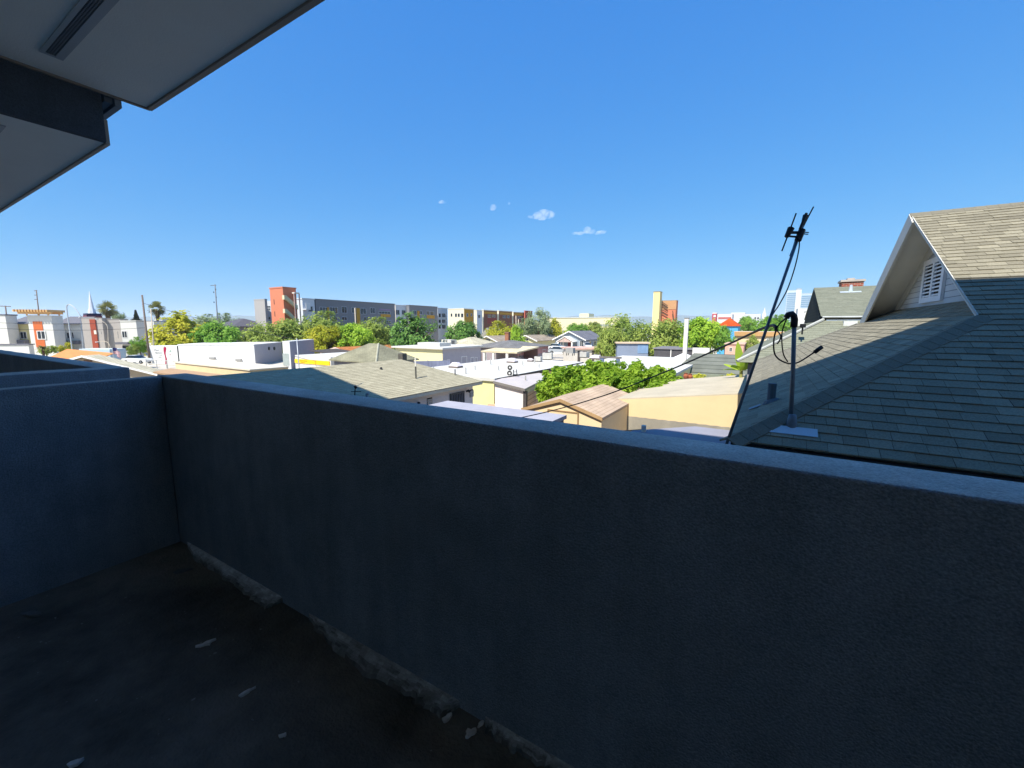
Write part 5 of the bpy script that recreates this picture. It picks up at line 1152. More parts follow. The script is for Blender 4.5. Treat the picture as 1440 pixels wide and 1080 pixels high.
# white sign trailer, banner, rail fence
fr = Fr(207, 487, 82, 38)
r, W, zt = flat_building('white_sign_trailer', 'white trailer with small grey lettering beside the red banner', 'trailer', fr, 249, 487, 3, mat('trailer_white', '#d9d9d4', var=.04), mat('trailer_white', ''), cap=.08, xl=228)
tg_ = mat('lettering_grey', '#77787a'); 
def ftxt(body, px, py, hpx, mt): x, z = fr.P(px, py); return text(body, hpx*82/FOC*1.3, mt, r, (x, -.02, z), (math.pi/2, 0, 0))
ftxt('Mart', 217, 493.5, 2.6, tg_); ftxt('Bakery', 218.5, 497.2, 2.6, tg_); ftxt('Cafe', 224, 500, 1.5, tg_); ftxt('1951', 222.5, 503.3, 2, tg_)
ftxt('A', 238.3, 495.3, 3.4, mat('lettering_green', '#2d8a68')); ftxt('u', 238.3, 499.6, 3.2, mat('lettering_red', '#a8475a'))
MB().box(*[0]*0 or (W+.01, -.1, 0, W+.16, .2, zt+.05)).build('corner_pipe', mat('dark_metal', '#33363a'), r)
q = atD(231.3, 487, 74); o = thing('feather_banner', 'tall narrow crimson banner in front of the white sign trailer', 'banner', (q.x, q.y, 0)); k = 74/FOC
MB().tube([(0, 0, 0), (0, 0, q.z)], .035, 7).build('banner_pole', mat('dark_metal', '#33363a'), o)
m = MB(); R = random.Random(8); n = 14
for i in range(n):
    z0 = q.z-1.2*k-(i/n)*24*k; z1 = q.z-1.2*k-((i+1)/n)*24*k
    def wv(i): t = i/n; return (-.9-.6*math.sin(t*7))*k, (1.8+.9*math.sin(t*9+1))*k*(1-.35*t)
    a0, b0_ = wv(i); a1, b1_ = wv(i+1); m.hexa([(a0*_rt.x, a0*_rt.y-.06, z0), (b0_*_rt.x, b0_*_rt.y-.06, z0), (b0_*_rt.x, b0_*_rt.y-.03, z0), (a0*_rt.x, a0*_rt.y-.03, z0), (a1*_rt.x, a1*_rt.y-.06, z1), (b1_*_rt.x, b1_*_rt.y-.06, z1), (b1_*_rt.x, b1_*_rt.y-.03, z1), (a1*_rt.x, a1*_rt.y-.03, z1)])
m.build('banner_cloth', mat('banner_crimson', '#a11a44', var=.15), o)
P0_ = atD(205, 505.5, 72); P1_ = atD(250, 507, 68); o = thing('rail_fence', 'white two-rail yard fence below the white sign trailer', 'fence', (P0_.x, P0_.y, 0)); v = P1_-P0_
for zz in (P0_.z, P0_.z-.65): MB().tube([(0, 0, zz), (v.x, v.y, zz)], .07, 6).build('rail', mat('rail_grey', '#a9a9a5'), o)
for i in range(4): MB().tube([(v.x*i/3, v.y*i/3, 0), (v.x*i/3, v.y*i/3, P0_.z+.1)], .07, 6).build('post', mat('rail_grey', '#a9a9a5'), o)
# long white box buildings
fr = Fr(250.5, 487, 78, 38); WT = mat('box_white_bright', '#dddcd8', var=.04); WS = mat('box_shaded_side', '#9b9aa2', var=.05)  # WS darkens the unlit ends: shade put into the wall colour
W = fr.P(357, 485)[0]; dp = fr.S(396, 486, W)[0]
r, W, zt = flat_building('white_box_building', 'long white windowless box building with two round vents on its shaded end', 'building', fr, 357, 485.2, dp, WT, WT, cap=.15, over=.06, xl=300)
MB().box(W+.003, .02, .02, W+.04, dp-.02, zt-.02).build('end_wall', WS, r)
for px in (378, 385.5): y, z = fr.S(px, 490, W+.05); m = MB(); m.tube([(W+.03, y, z), (W+.16, y, z)], .35, 12); m.build('round_vent', mat('dark_metal', '#33363a'), r)
for px, py in ((299, 503.5), (336, 506)): X0, Z0 = fr.P(px-4, py+1.5); X1, Z1 = fr.P(px+4, py-1.5); m = MB(); m.box(X0, -.35, Z0, X1, -.003, Z1); m.build('wall_unit', mat('cabinet_grey', '#9c9a96'), r, bevel=.05)
fr = Fr(397, 481, 72, 38); W = fr.P(407, 481)[0]; dp = fr.S(441, 480.5, W)[0]
r, W, zt = flat_building('white_box_building', 'tall white and grey box building left of the yellow lettered sign', 'building', fr, 407, 480.8, dp, WT, WT, cap=.12, over=.04, xl=402, panels=[(397.3, 497, 407, 514, mat('panel_greygreen', '#a4aca6'), 'lower_panel', .04)])
MB().box(W+.003, .02, .02, W+.04, dp-.02, zt-.02).build('end_wall', WS, r)
# tan low building in front of it
z = 4.0; a = atZ(246, 507, z); b = atZ(352, 521.5, z); Yt = (a.y+b.y)/2; c = atZ(398, 511.5, z); XLt = atY(246, 507, Yt).x; XRt = atY(352, 521.5, Yt).x
o = thing('tan_low_building', 'low tan building with pale gravel roof and slotted block fence at its right', 'building', (XRt, Yt, 0)); Dt = 3.2
MB().box(XLt-XRt, 0, 0, 0, Dt, z-.1).build('wall', mat('wall_sand', '#d3bb92', var=.06), o); MB().box(XLt-XRt-.1, -.1, z-.099, .1, Dt, z).build('roof', mat('roof_gravel', '#d0c6b2', var=.15), o)
MB().box(.11, -.05, 0, .2, Dt, z-.3).build('block_fence', brickmat('block_slots', '#9a9b96', '#8f908b', '#5c5d5a', .5, .4, .07), o)
z = 4.3; a = atZ(222, 520, z); b = atZ(288, 531, z)
o = thing('brown_lean_to', 'brown lean-to roof with white end right of the tan gable house', 'shed', (a.x, a.y, 0)); X_ = b.x-a.x
m = MB(); slab(m, [(0, -.3, z-.12), (X_, -.3, z-.12), (X_, .8, z+.05), (0, .8, z+.05)], .12); m.build('roof', mat('roof_brown_far', '#a88a6c', var=.12), o); MB().box(.1, -.1, 0, X_-.1, .7, z-.26).build('wall', mat('wall_grey_far', '#8e8b93'), o)

# ================================================================== apartment complex
def dX(px): return 115/(.517-(px-720)/FOC*.856)
AG = mat('apt_grey', '#77787c', var=.05); AW = mat('apt_white', '#c4c8cc', var=.04); AY = mat('apt_mustard', '#b3872f', var=.06); AC = mat('apt_cream', '#d6cdb4', var=.04); AB = mat('apt_brown', '#7a4f3c', var=.08); AR = mat('apt_red', '#8a4136', var=.08); AO = mat('apt_orange', '#c4775a', var=.05); ALG = mat('apt_light_grey', '#a19d9a', var=.05)
SF = mat('sash_grey', '#aeb3b8')
fr = Fr(357, 422, 116, 0); r, W, zt = flat_building('apartment_block', 'light grey windowless end block left of the orange stair tower', 'building', fr, 372, 422, fr.S(375.5, 422, fr.P(372, 422)[0])[0], ALG, ALG, cap=.25, over=.05, xl=364)
fr = Fr(373, 424, 118, 20); flat_building('apartment_block', 'white sliver block with paired windows against the orange stair tower', 'building', fr, 384, 424, 10, AW, AW, cap=.2, xl=378, wins=[(375.5, 430.5, 380, 432.5, 1), (375.5, 434, 380, 436, 1), (375.5, 446, 380, 448.5, 1)], winmat=SF)
fr = Fr(379, 405.5, 108, 0); W = fr.P(397.5, 405.5)[0]; dp = fr.S(416, 406, W)[0]
r, W, zt = flat_building('stair_tower', 'tall orange stair tower with pale zigzag stairs on its right side', 'tower', fr, 397.5, 405.5, dp, AO, AO, cap=.3, over=.1, xl=388)
for (a_, b_, c_, d_) in ((385, 421, 386.2, 428), (386, 438, 387.2, 445)): X0, Z1 = fr.P(a_, b_); X1, Z0 = fr.P(c_, d_); MB().box(X0, -.05, Z0, X1, -.003, Z1).build('slit_window', mat('dark_opening', '#3a3a3d'), r)
SB = mat('stair_beige', '#cdbf9f', var=.06)
for (x0, y0, x1, y1) in ((399.5, 418, 416, 432), (400.5, 437, 416, 452)):
    a_, za = fr.S(x0, y0, W); b_, zb = fr.S(x1, y1, W)
    m = MB(); h = .6; q = .8
    m.hexa([(W+.02, a_, za-h), (W+q, a_, za-h), (W+q, b_, zb-h), (W+.02, b_, zb-h), (W+.02, a_, za-h+.25), (W+q, a_, za-h+.25), (W+q, b_, zb-h+.25), (W+.02, b_, zb-h+.25)])
    m.hexa([(W+q, a_, za-h), (W+q+.12, a_, za-h), (W+q+.12, b_, zb-h), (W+q, b_, zb-h), (W+q, a_, za+.45), (W+q+.12, a_, za+.45), (W+q+.12, b_, zb+.45), (W+q, b_, zb+.45)])
    m.hexa([(W+.02, a_-.5, za-h), (W+q+.12, a_-.5, za-h), (W+q+.12, a_, za-h), (W+.02, a_, za-h), (W+.02, a_-.5, za+.45), (W+q+.12, a_-.5, za+.45), (W+q+.12, a_, za+.45), (W+.02, a_, za+.45)])
    m.build('stair_flight', SB, r)
a_, _ = fr.S(410, 410, W); b_, _ = fr.S(417, 410, W); zt2 = fr.S(413, 413, W)[1]
for (yy) in (a_, b_): MB().box(W+.95, yy-.12, 0, W+1.15, yy+.12, zt2).build('stair_post', mat('stair_post_pink', '#c6a59b'), r)
MB().box(W+.02, a_, zt2+.001, W+1.2, b_, zt2+.3).build('stair_canopy', mat('canopy_pale', '#cfc6bd'), r)
def facade(label, px0, px1, y0, y1, wm, wins, panels=(), nm='apartment_block', depth=16, dx=0, balc=()):
    fr = Fr(px0, y0, dX(px0)*(1+dx), 90); r = fr.root(nm, label, 'building', 'apartment blocks along the skyline'); W = fr.P(px1, y1)[0]; zt = fr.P((px0+px1)/2, (y0+y1)/2)[1]
    MB().box(0, 0, 0, W, depth, zt).build('wall', wm, r); MB().box(-.15, -.15, zt+.002, W+.15, depth+.15, zt+.3).build('roof', wm, r)
    for (a_, b_, c_, d_, pm) in panels: X0, Z1 = fr.P(a_, b_); X1, Z0 = fr.P(c_, d_); MB().box(X0, -.12, max(.05, Z0), X1, -.003, Z1).build('wall_panel', pm, r)
    for w in wins: X0, Z1 = fr.P(w[0], w[1], -.13); X1, Z0 = fr.P(w[2], w[3], -.13); f = window(r, X0, Z0, X1, Z1, fm=SF, bars=w[4] if len(w) > 4 else 1, fw=.12); f.location.y = -.125 if len(w) > 5 else 0
    return r, fr, W, zt
r, fr, W, zt = facade('white stepped block with small balcony right of the orange tower', 425, 442, 421, 421, AW, [(434, 431, 440, 438, 0)], depth=5)
X0, Z1 = fr.P(424.5, 429); X1, Z0 = fr.P(431, 433); MB().box(X0, -2, Z0-.6, X1, -.003, Z0-.3).build('balcony_floor', AW, r); MB().box(X0, -2, Z0-.299, X1, -1.9, Z1+.6).build('balcony_front', WT, r)
gw_ = [(450, 432, 462, 440, 2), (464, 432, 475, 441, 2), (481, 431.5, 488, 440, 1), (495, 432.5, 501, 440, 1), (507, 433.5, 515, 441.5, 1), (521, 433, 527.5, 440.5, 1), (533, 438, 549, 441.5, 3), (512, 446, 519, 453, 1), (522, 446, 528, 452, 1), (535, 445.5, 541, 449, 1), (544, 451, 550, 456, 1), (481, 446, 488, 450, 1), (466, 446, 475, 452, 1)]
facade('long dark grey apartment slab with mustard window panels', 443.5, 555, 421.3, 428.3, AG, gw_, [(459.5, 432, 464, 460, AY), (500.5, 433, 507, 462, AY), (533, 434, 549, 437, mat('panel_mauve', '#8d7d94')), (535, 441.5, 549, 446, AY)])
facade('white link block with paired windows beside the dark grey slab', 555.6, 575, 429.8, 430.5, AW, [(557, 436, 562, 442.5, 1), (565.5, 436.5, 570.5, 442.5, 1), (557, 448, 562, 454, 1), (565.5, 448, 570.5, 454, 1)], dx=.015)
facade('shorter dark grey block with mustard panels right of the white link', 575.4, 615, 429.8, 432.2, AG, [(581, 437, 586, 443, 1), (590, 437.5, 594, 442, 1), (600, 437.5, 604, 442.5, 1), (605.5, 438, 610, 443, 1)], [(586.5, 437, 590, 452, AY), (600, 443, 611, 448, AY)])
facade('white five-storey block with close-set windows between grey and cream blocks', 615.4, 629, 433.5, 434.5, AW, [(617, 441, 620, 446, 0), (622, 441, 626.5, 446, 1), (617, 449.5, 620, 454, 0), (622, 449.5, 626.5, 454, 1), (617, 457, 620, 462, 0), (622, 457, 626.5, 462, 1)], dx=.02)
def bay(label, x0, x1, xs, y, fm, sm, d, wins=(), sp=(), swins=()):
    fr = Fr(x0, y, d, 0); W = fr.P(x1, y)[0]; dp = max(3, fr.S(xs, y, W)[0])
    r, W, zt = flat_building('apartment_bay', label, 'building', fr, x1, y, dp, fm, fm, cap=.35, over=.1, xl=(x0+x1)/2, wins=wins, winmat=SF, group='apartment blocks along the skyline')
    MB().box(W+.003, .03, .02, W+.06, dp-.03, zt-.02).build('side_wall', sm, r)
    for (a_, b_, c_, d_, pm, pr) in sp: Y0, Z1 = fr.S(a_, b_, W); Y1, Z0 = fr.S(c_, d_, W); MB().box(W+.062, Y0, max(.05, Z0), W+pr, Y1, Z1).build('wall_panel', pm, r)
    for w in swins:
        Y0, Z1 = fr.S(w[0], w[1], W); Y1, Z0 = fr.S(w[2], w[3], W); f = window(r, Y0, Z0, Y1, Z1, 'side', W+.07, fm=SF, bars=1, fw=.12)
    return r
bay('cream corner block with mustard side wall and rows of small windows', 630, 652.5, 666, 435, AC, AY, dX(630)*.985, wins=[(634, 441, 636, 445, 0), (640, 441, 642.5, 445.5, 0), (644, 441, 646.5, 445.5, 0), (648.5, 441, 651.5, 446, 0)], swins=[(656, 441, 658, 445), (662, 441, 663.5, 444.5)])
bay('narrow white block with bluish side right of the mustard wall', 666.5, 670.5, 678, 437, AC, AW, dX(668)*.985, swins=[(672, 443, 675, 447)])
bay('brown apartment bay with bright cream edge, first from the left', 677.5, 680, 699, 436.5, AC, AB, dX(680)*.985, sp=[(681, 438, 698, 442, AY, .12), (685, 447, 698, 455, AR, .13)], swins=[(686, 443, 690, 446.5), (692, 443, 696, 446)])
bay('brown apartment bay with bright cream edge, middle one of three', 698.5, 701.5, 720, 437.5, AC, AB, dX(701)*.985, sp=[(703, 439, 719, 443, AY, .12)], swins=[(707, 444, 711, 447), (713, 444, 716, 447)])
bay('brown apartment bay with bright cream edge, nearest the red end wall', 719.5, 722, 737, 439.3, AC, AB, dX(722)*.985, sp=[(723, 440, 736, 444, AY, .12)], swins=[(728, 445, 733, 448)])
bay('dark red end block of the brown apartment bays', 737, 738.3, 748.5, 437.5, mat('apt_coral', '#b86350'), AR, dX(738)*.97)
# grey roof house and far fillers
fr = Fr(322, 459, 112, 0); o = fr.root('dark_roof_house', 'dark grey roofed house with pale gable between the trees', 'house'); W = fr.P(331, 459)[0]; dp = fr.S(340, 459, W)[0]; zz = fr.P(326, 459)[1]
MB().box(-8, 0, 0, W, dp+8, zz-.14).build('wall', mat('wall_white_far', '#cfcdc6'), o); MB().box(W+.003, .1, .02, W+.05, dp+7.9, zz-.16).build('side_wall', mat('wall_grey_far', '#8e8b93'), o)
m = MB(); hip_roof(m, -9, -1.2, W+1, dp+9, zz, fr.P(318, 448.5, 6)[1]); m.build('roof', mat('roof_charcoal', '#55535a', var=.15), o)
fr = Fr(365, 449, 160, 0); 
fr = Fr(919, 410.5, 140, 0); W = fr.P(928.3, 410.5)[0]
r, W, zt = flat_building('lookout_tower', 'tall narrow cream tower slab rising above the olive trees', 'tower', fr, 928.3, 410.8, 3.4, mat('tower_cream', '#dcc98d', var=.04), mat('tower_cap', '#8d8463'), cap=.25, over=.08, xl=923)
fr = Fr(929.4, 423.2, 143, 0)
r, W, zt = flat_building('orange_tower_block', 'tan and orange block with outside stair beside the cream tower slab', 'tower', fr, 951, 423.2, 3.5, AO, mat('tower_cap2', '#9a8468'), cap=.2, over=.08, xl=940, panels=[(929.6, 423.4, 950.9, 435, mat('tower_tan', '#b58a63', var=.05), 'upper_panel', .12)])
SM = mat('stair_dark', '#5d4a3c')
for (x0, y0, x1, y1) in ((930, 424, 939, 430), (930, 435, 939, 440), (946, 437, 948, 452)):
    X0, Z0 = fr.P(x0, y0, -.5); X1, Z1 = fr.P(x1, y1, -.5); m = MB(); m.tube([(X0, -.6, Z0), (X1, -.6, Z1)], .14, 6); m.tube([(X0, -.6, Z0-1), (X1, -.6, Z1-1)], .16, 6); m.build('stair_flight', SM, r)
fr = Fr(766, 448, 235, 0); CB = mat('far_cream', '#d5cba4', var=.05)
r, W, zt = flat_building('far_cream_building', 'long low cream building far behind the bungalow', 'building', fr, 872, 447, 12, CB, mat('far_roof', '#b9bdb9'), cap=.4, over=.3, xl=820)
X0, Z1 = fr.P(813, 440.8); X1, Z0 = fr.P(826, 447); MB().box(X0, 2, zt+.41, X1, 10, Z1).build('roof_block', CB, r)
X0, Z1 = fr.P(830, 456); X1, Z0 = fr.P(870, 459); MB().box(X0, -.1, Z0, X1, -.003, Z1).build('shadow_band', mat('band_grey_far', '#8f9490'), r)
fr = Fr(1004, 443, 380, 0); FW = mat('far_white', '#c9c8c6', var=.05)
flat_building('far_white_building', 'far white low building with red band left of the white steeple', 'building', fr, 1030, 442.5, 20, FW, FW, cap=.5, xl=1015, panels=[(1010, 446, 1028, 448.5, mat('band_far_red', '#b0605a'), 'red_band', .3)])
fr = Fr(1001.5, 441.5, 360, 0); flat_building('far_sign_block', 'small red and white block at the left end of the far white buildings', 'building', fr, 1008, 441, 6, mat('far_red', '#ab4a52'), FW, cap=.8, xl=1005, panels=[(1003.5, 443, 1006.5, 446, FW, 'white_panel', .3)])
fr = Fr(1028, 440, 420, 0); flat_building('far_white_building', 'far white flat building directly above the orange hip roof', 'building', fr, 1048, 440.2, 20, FW, FW, cap=.5, xl=1040, wins=[(1047, 444, 1047.6, 446, 0)])
fr = Fr(1046, 442, 340, 0); flat_building('far_white_building', 'far pale block with dark windows just left of the white steeple', 'building', fr, 1070, 442.5, 20, mat('far_grey_white', '#b9bbbc'), FW, cap=.4, xl=1060, wins=[(1061, 446, 1063, 449, 0), (1065, 446, 1067, 449, 0), (1061, 450, 1063, 453, 0), (1065, 450, 1067, 453, 0)])
q = atD(1074.3, 447, 330); o = thing('church_steeple', 'far small white steeple left of the service mast', 'steeple', (q.x, q.y, 0)); k = 330/FOC
MB().box(-2.2*k, -2.2*k, 0, 2.2*k, 2.2*k, q.z+6*k).build('tower', FW, o); m = MB(); m.tube([(0, 0, q.z+6*k+.01), (0, 0, q.z+14*k)], 1.8*k, 8, r1=.3*k); m.build('spire', FW, o)
def highrise(label, x0, x1, xs, y, d, c1, rows, cols, yb=462):
    fr = Fr(x0, y, d, 0); W = fr.P(x1, y)[0]; zt = fr.P((x0+x1)/2, y)[1]; r = fr.root('high_rise', label, 'tower', 'far high-rise towers'); dp = max(10, fr.S(xs, y, W)[0]) if xs > x1 else 12
    wm = mat('tower_wall_'+c1[1:], c1, var=.03); MB().box(0, 0, 0, W, dp, zt).build('wall', wm, r); MB().box(-.5, -.5, zt+.01, W+.5, dp+.5, zt+1.2).build('roof', wm, r)
    H0 = 10; m = MB(); 
    for i in range(rows): z = H0+(zt-H0-2)*i/rows; m.box(W*.04, -.8, z, W*(.96), -.01, z+(zt-H0)/rows*.5)
    m.build('window_band', mat('tower_glass', '#6f8fa6', rough=.15, var=.1), r); return r, fr, W, zt
highrise('left far glass tower of the pair behind the service mast', 1107, 1123, 1126, 409, 900, '#b4bfc6', 18, 1)
r, fr, W, zt = highrise('right far glass tower, lower of the pair behind the mast', 1127, 1142, 1144, 413, 940, '#aab7c0', 16, 1)
fr2 = Fr(1120, 407.5, 890, 0); r2, W, zt = flat_building('high_rise', 'narrow pale tower core between the two far glass towers', 'tower', fr2, 1127.5, 407.5, 12, mat('tower_core', '#c4c4be', var=.03), mat('tower_core_top', '#8d9aa2'), cap=3, xl=1123)
fr2 = Fr(1122, 436, 120, 0); flat_building('white_block', 'white block with small windows beside the dark gable end', 'building', fr2, 1140, 435, 8, mat('far_white2', '#d2d1cf'), FW, cap=.3, xl=1130, wins=[(1131.5, 437, 1132.5, 440, 0), (1134, 437, 1135, 440, 0)])

# ================================================================== second shingled house behind the near one
Yh = 22.0; g0_ = atY(1150, 445, Yh); ridge = atY(1144.5, 405, Yh+4.6); rr_ = ridge.z; Xg = ridge.x
o = thing('green_shingle_house', 'green-grey shingled house with brick chimney behind the near hip roof', 'house', (Xg, Yh, 0))
def l2(mb): mb.v = [(p[0]-Xg, p[1]-Yh, p[2]) for p in mb.v]; return mb
SH2 = tonemat('green_shingle_b', '#6d7162', '#8b8c7b', nscale=25, speck=.25)
XE2 = 16; m = MB(); R = random.Random(21); ze2 = g0_.z
U = [Vector((Xg, Yh, ze2)), Vector((XE2, Yh, ze2)), Vector((XE2, Yh+4.6, rr_)), Vector((Xg, Yh+4.6, rr_))]
Ub = [Vector((Xg, Yh+4.6, rr_)), Vector((XE2, Yh+4.6, rr_)), Vector((XE2, Yh+9.2, ze2)), Vector((Xg, Yh+9.2, ze2))]
shingles(m, U, .15, .33, .012, R)
for p in (U, Ub): m.face([q-Vector((0, 0, .01)) for q in p], 1)
hL = atD(1036, 509, 17.2); hx = atY(1080, 487, 20.2); zlow = hL.z
Yl = hL.y
Lo = [Vector((hL.x, Yl, zlow)), Vector((XE2, Yl, zlow)), Vector((XE2, Yh-.02, ze2-.18)), Vector((Xg+.1, Yh-.02, ze2-.18))]
LoL = [Vector((hL.x, Yl, zlow)), Vector((Xg+.1, Yh-.02, ze2-.18)), Vector((Xg+.1, Yh+9, ze2-.18)), Vector((hL.x, Yh+11, zlow))]
shingles(m, Lo, .15, .33, .012, R); shingles(m, LoL, .15, .33, .012, R)
for p in (Lo, LoL): m.face([q-Vector((0, 0, .012)) for q in p], 1)
l2(m).build('roof', [SH2, mat('roof_olive', '#7b7a66')], o, tone=True)
l2(MB().prism([(Xg+.015, Yh+.05, ze2-.2), (Xg+.015, Yh+9.1, ze2-.2), (Xg+.015, Yh+4.6, rr_-.06)], (.2, 0, 0))).build('gable_wall', brickmat('dark_shingle_wall', '#2f322c', '#292b27', '#1b1c1d', .3, .15, .012), o)
l2(MB().box(Xg+.46, Yh+.2, 0, XE2-.2, Yh+9, ze2-.19)).build('wall', mat('wall_grey_far', '#8e8b93'), o)
l2(MB().box(hL.x+.4, Yl+.4, 0, XE2-.2, Yh+.19, zlow-.1)).build('wall', mat('wall_grey_far', '#8e8b93'), o)
m = MB(); m.tube([(Xg+.05, Yh-.06, ze2-.03), (XE2, Yh-.06, ze2-.03)], .035, 7); l2(m).build('gutter', mat('gutter_white', '#b3b6b4'), o)
m = MB(); m.tube([hL+Vector((0, 0, .05)), Vector((Xg+.1, Yh-.02, ze2-.12))], .06, 6); l2(m).build('hip_edge', mat('edge_pale', '#a9aba6'), o)
c = atY(1197, 401, Yh+6.0); cw = .44; 
ch = l2(MB().box(c.x-cw, Yh+5.6, rr_-1, c.x+cw, Yh+6.6, atY(1197, 397, Yh+6).z)).build('chimney', brickmat('red_brick', '#9c4b36', '#8b3f2e', '#a3968a', .22, .08, .01), o)
zc = atY(1197, 397, Yh+6).z; l2(MB().box(c.x-cw-.06, Yh+5.54, zc+.002, c.x+cw+.06, Yh+6.66, zc+.1).box(c.x-.2, Yh+5.8, zc+.101, c.x+.1, Yh+6.3, zc+.2)).build('chimney_cap', mat('cap_mortar', '#b1a79d'), ch)
def onU(px, py):
    n = (U[1]-U[0]).cross(U[3]-U[0]).normalized(); d = ray(px, py); return EYE+d*(n.dot(U[0]-EYE)/n.dot(d)), n
p, n = onU(1196, 411); m = MB(); sheet(m, p, n, .4, .1, .01); m.v = [(q[0]-Xg, q[1]-Yh, q[2]) for q in m.v]; m.build('flashing', mat('flashing_metal', '#b9c2c8'), o)
m = MB(); m.tube([p, p+Vector((0, 0, .35))], .09, 8, r1=.05); l2(m).build('roof_vent', mat('flashing_metal', '#b9c2c8'), o)
nl = (Lo[1]-Lo[0]).cross(Lo[3]-Lo[0]).normalized(); d = ray(1195, 455); p = EYE+d*(nl.dot(Lo[0]-EYE)/nl.dot(d)); m = MB(); m.box(p.x-.22, p.y-.16, p.z-.1, p.x+.22, p.y+.16, p.z+.1); l2(m).build('roof_vent', mat('vent_box_white', '#c9ccc8'), o)
# camera-like lamp on the gable corner
q = atY(1129, 458, Yh-1.5); o2 = thing('flood_lamp', 'small black flood lamp on a bracket by the dark gable end', 'lamp', q)
MB().tube([(0, 0, 0), (0, 0, -.35)], .03, 6).build('bracket', BLK, o2); MB().box(-.1, -.08, -.08, .1, .08, .08).build('lamp_body', BLK, o2, bevel=.02)

# ================================================================== trees
LB = leafmat('leaf_bright', '#769f2a', '#bcd84c', .45); LY = leafmat('leaf_yellowgreen', '#98a024', '#d2cc48', .45); LD = leafmat('leaf_dark', '#4d7833', '#86ac56', .35)
LO = leafmat('leaf_olive', '#7a9140', '#b5c263', .45); LG = leafmat('leaf_green', '#5f9030', '#9cc152', .4); LP = leafmat('leaf_pale', '#83966b', '#b2be92', .4)
TL = [('round', 'yellow-green broad tree behind the white box building', 262, 439, 52, 98, LY, .8), ('dense', 'mid green tree with bare top twigs right of the yellow-green one', 308, 453, 36, 90, LG, .8), ('olive', 'olive tree with reddish top in front of the orange stair tower', 394, 449, 50, 100, LO, .72),
 ('olive', 'grey-green tree left below the dark-roofed house', 360, 462, 26, 92, LO, .9), ('loose', 'olive-green tall tree before the left end of the grey slab', 452, 439, 36, 104, LO, .85), ('dense', 'lemon-green tree right behind the grey box building', 458, 459, 32, 98, LY, .8),
 ('dense', 'bright lime tree behind the pink gabled house', 500, 456, 34, 102, LB, .85), ('loose', 'pale olive tree in front of the right part of the grey slab', 528, 447, 30, 112, LO, .8), ('round', 'dark glossy round tree before the shorter grey block', 582, 441, 42, 84, LD, .75),
 ('dense', 'dark green dome tree behind the pale hip cottage', 650, 452, 29, 100, LD, .8), ('loose', 'yellowish tree in front of the brown apartment bays', 706, 452, 26, 135, LY, .8), ('round', 'light green small tree behind the brick chimney', 728, 458, 17, 118, LB, .9),
 ('wisp', 'grey-green feathery tall tree at the end of the red block', 758, 434, 21, 145, LP, 1.1), ('loose', 'pale shrubby tree left of the feathery one', 738, 448, 16, 150, LP, .9), ('round', 'two-toned yellow and dark tree behind the bungalow chimney side', 783, 448, 19, 150, LY, 1.0), ('dense', 'row tree right of the two-toned tree', 812, 455, 18, 155, LG, .9), ('dense', 'small green tree over the bungalow roof end', 833, 453, 15, 158, LO, .9),
 ('wisp', 'tall airy olive tree left of the cream tower slab', 878, 444, 40, 88, LO, .95), ('olive', 'wide olive tree with yellow flecks below the orange tower block', 930, 449, 44, 86, LO, .7), ('olive', 'low grey olive shrub-tree at the foot of the airy one', 862, 462, 26, 84, LO, .9),
 ('dense', 'dense bright green tree right of the pale square post', 990, 447, 34, 74, LB, .8), ('round', 'dark leafy tree in front of the blue house wall', 1022, 458, 17, 70, LG, .95), ('dense', 'green tree directly right of the orange hip roof', 1052, 445, 15, 150, LG, .9), ('dense', 'green tree behind the leaning aerial pole', 1083, 446, 24, 140, LG, .8), ('loose', 'green tree left of the service mast', 1101, 443, 20, 120, LG, .9),
 ('round', 'small tree in front of the tan store wall', 1062, 471, 15, 66, LO, 1.0), ('loose', 'bush tree before the right-end townhouse', 195, 474, 11, 92, LG, 1.0), ('loose', 'pale bush against the townhouse row left of the bush tree', 186, 484, 8, 90, LO, 1.0), ('loose', 'small tree behind the left palm', 166, 438, 9, 160, LP, 1.0), ('bush', 'shrub below the white set-back townhouse', 89, 481, 9, 96, LY, .9), ('bush', 'low shrub in front of the orange-panelled tower', 64, 486, 12, 90, LO, .5),
 ('loose', 'thin grey-green tree behind the tall grey pole', 318, 441, 22, 175, LP, .8), ('loose', 'spiky dark tree left of the tall grey pole', 290, 442, 16, 175, LP, .8), ('round', 'bush beside the hip house roof', 534, 476, 13, 84, LO, .8)]
for (kd, lb, px, yt, hw, d, lm, ra) in TL: tree('broadleaf_tree', lb, px, yt, hw, d, kd, lm, ra)
# small palm by orange shed
c = atD(60, 490, 68); o = thing('palm_tree', 'short shaggy palm in front of the orange-roofed shed', 'palm tree', (c.x, c.y, 0), 0, 'fan palms above the townhouses'); R = random.Random(31); m = MB()
for i in range(70):
    a = R.uniform(0, 6.28); e = R.uniform(-.3, .9); v = Vector((math.cos(a)*math.cos(e), math.sin(a)*math.cos(e), math.sin(e))); s = Vector((-math.sin(a), math.cos(a), 0)); L = R.uniform(.7, 1.1); m.face([Vector((0, 0, c.z))-s*.05, Vector((0, 0, c.z))+v*L*.6-s*.12, Vector((0, 0, c.z-.3))+v*L*1.1, Vector((0, 0, c.z))+v*L*.6+s*.12], 0, R.random())
m.build('crown', leafmat('palm_leaf', '', '', .1), o, tone=True, uv=False); MB().tube([(0, 0, 0), (0, 0, c.z)], .2, 8, r1=.15).build('trunk', BARK(), o)
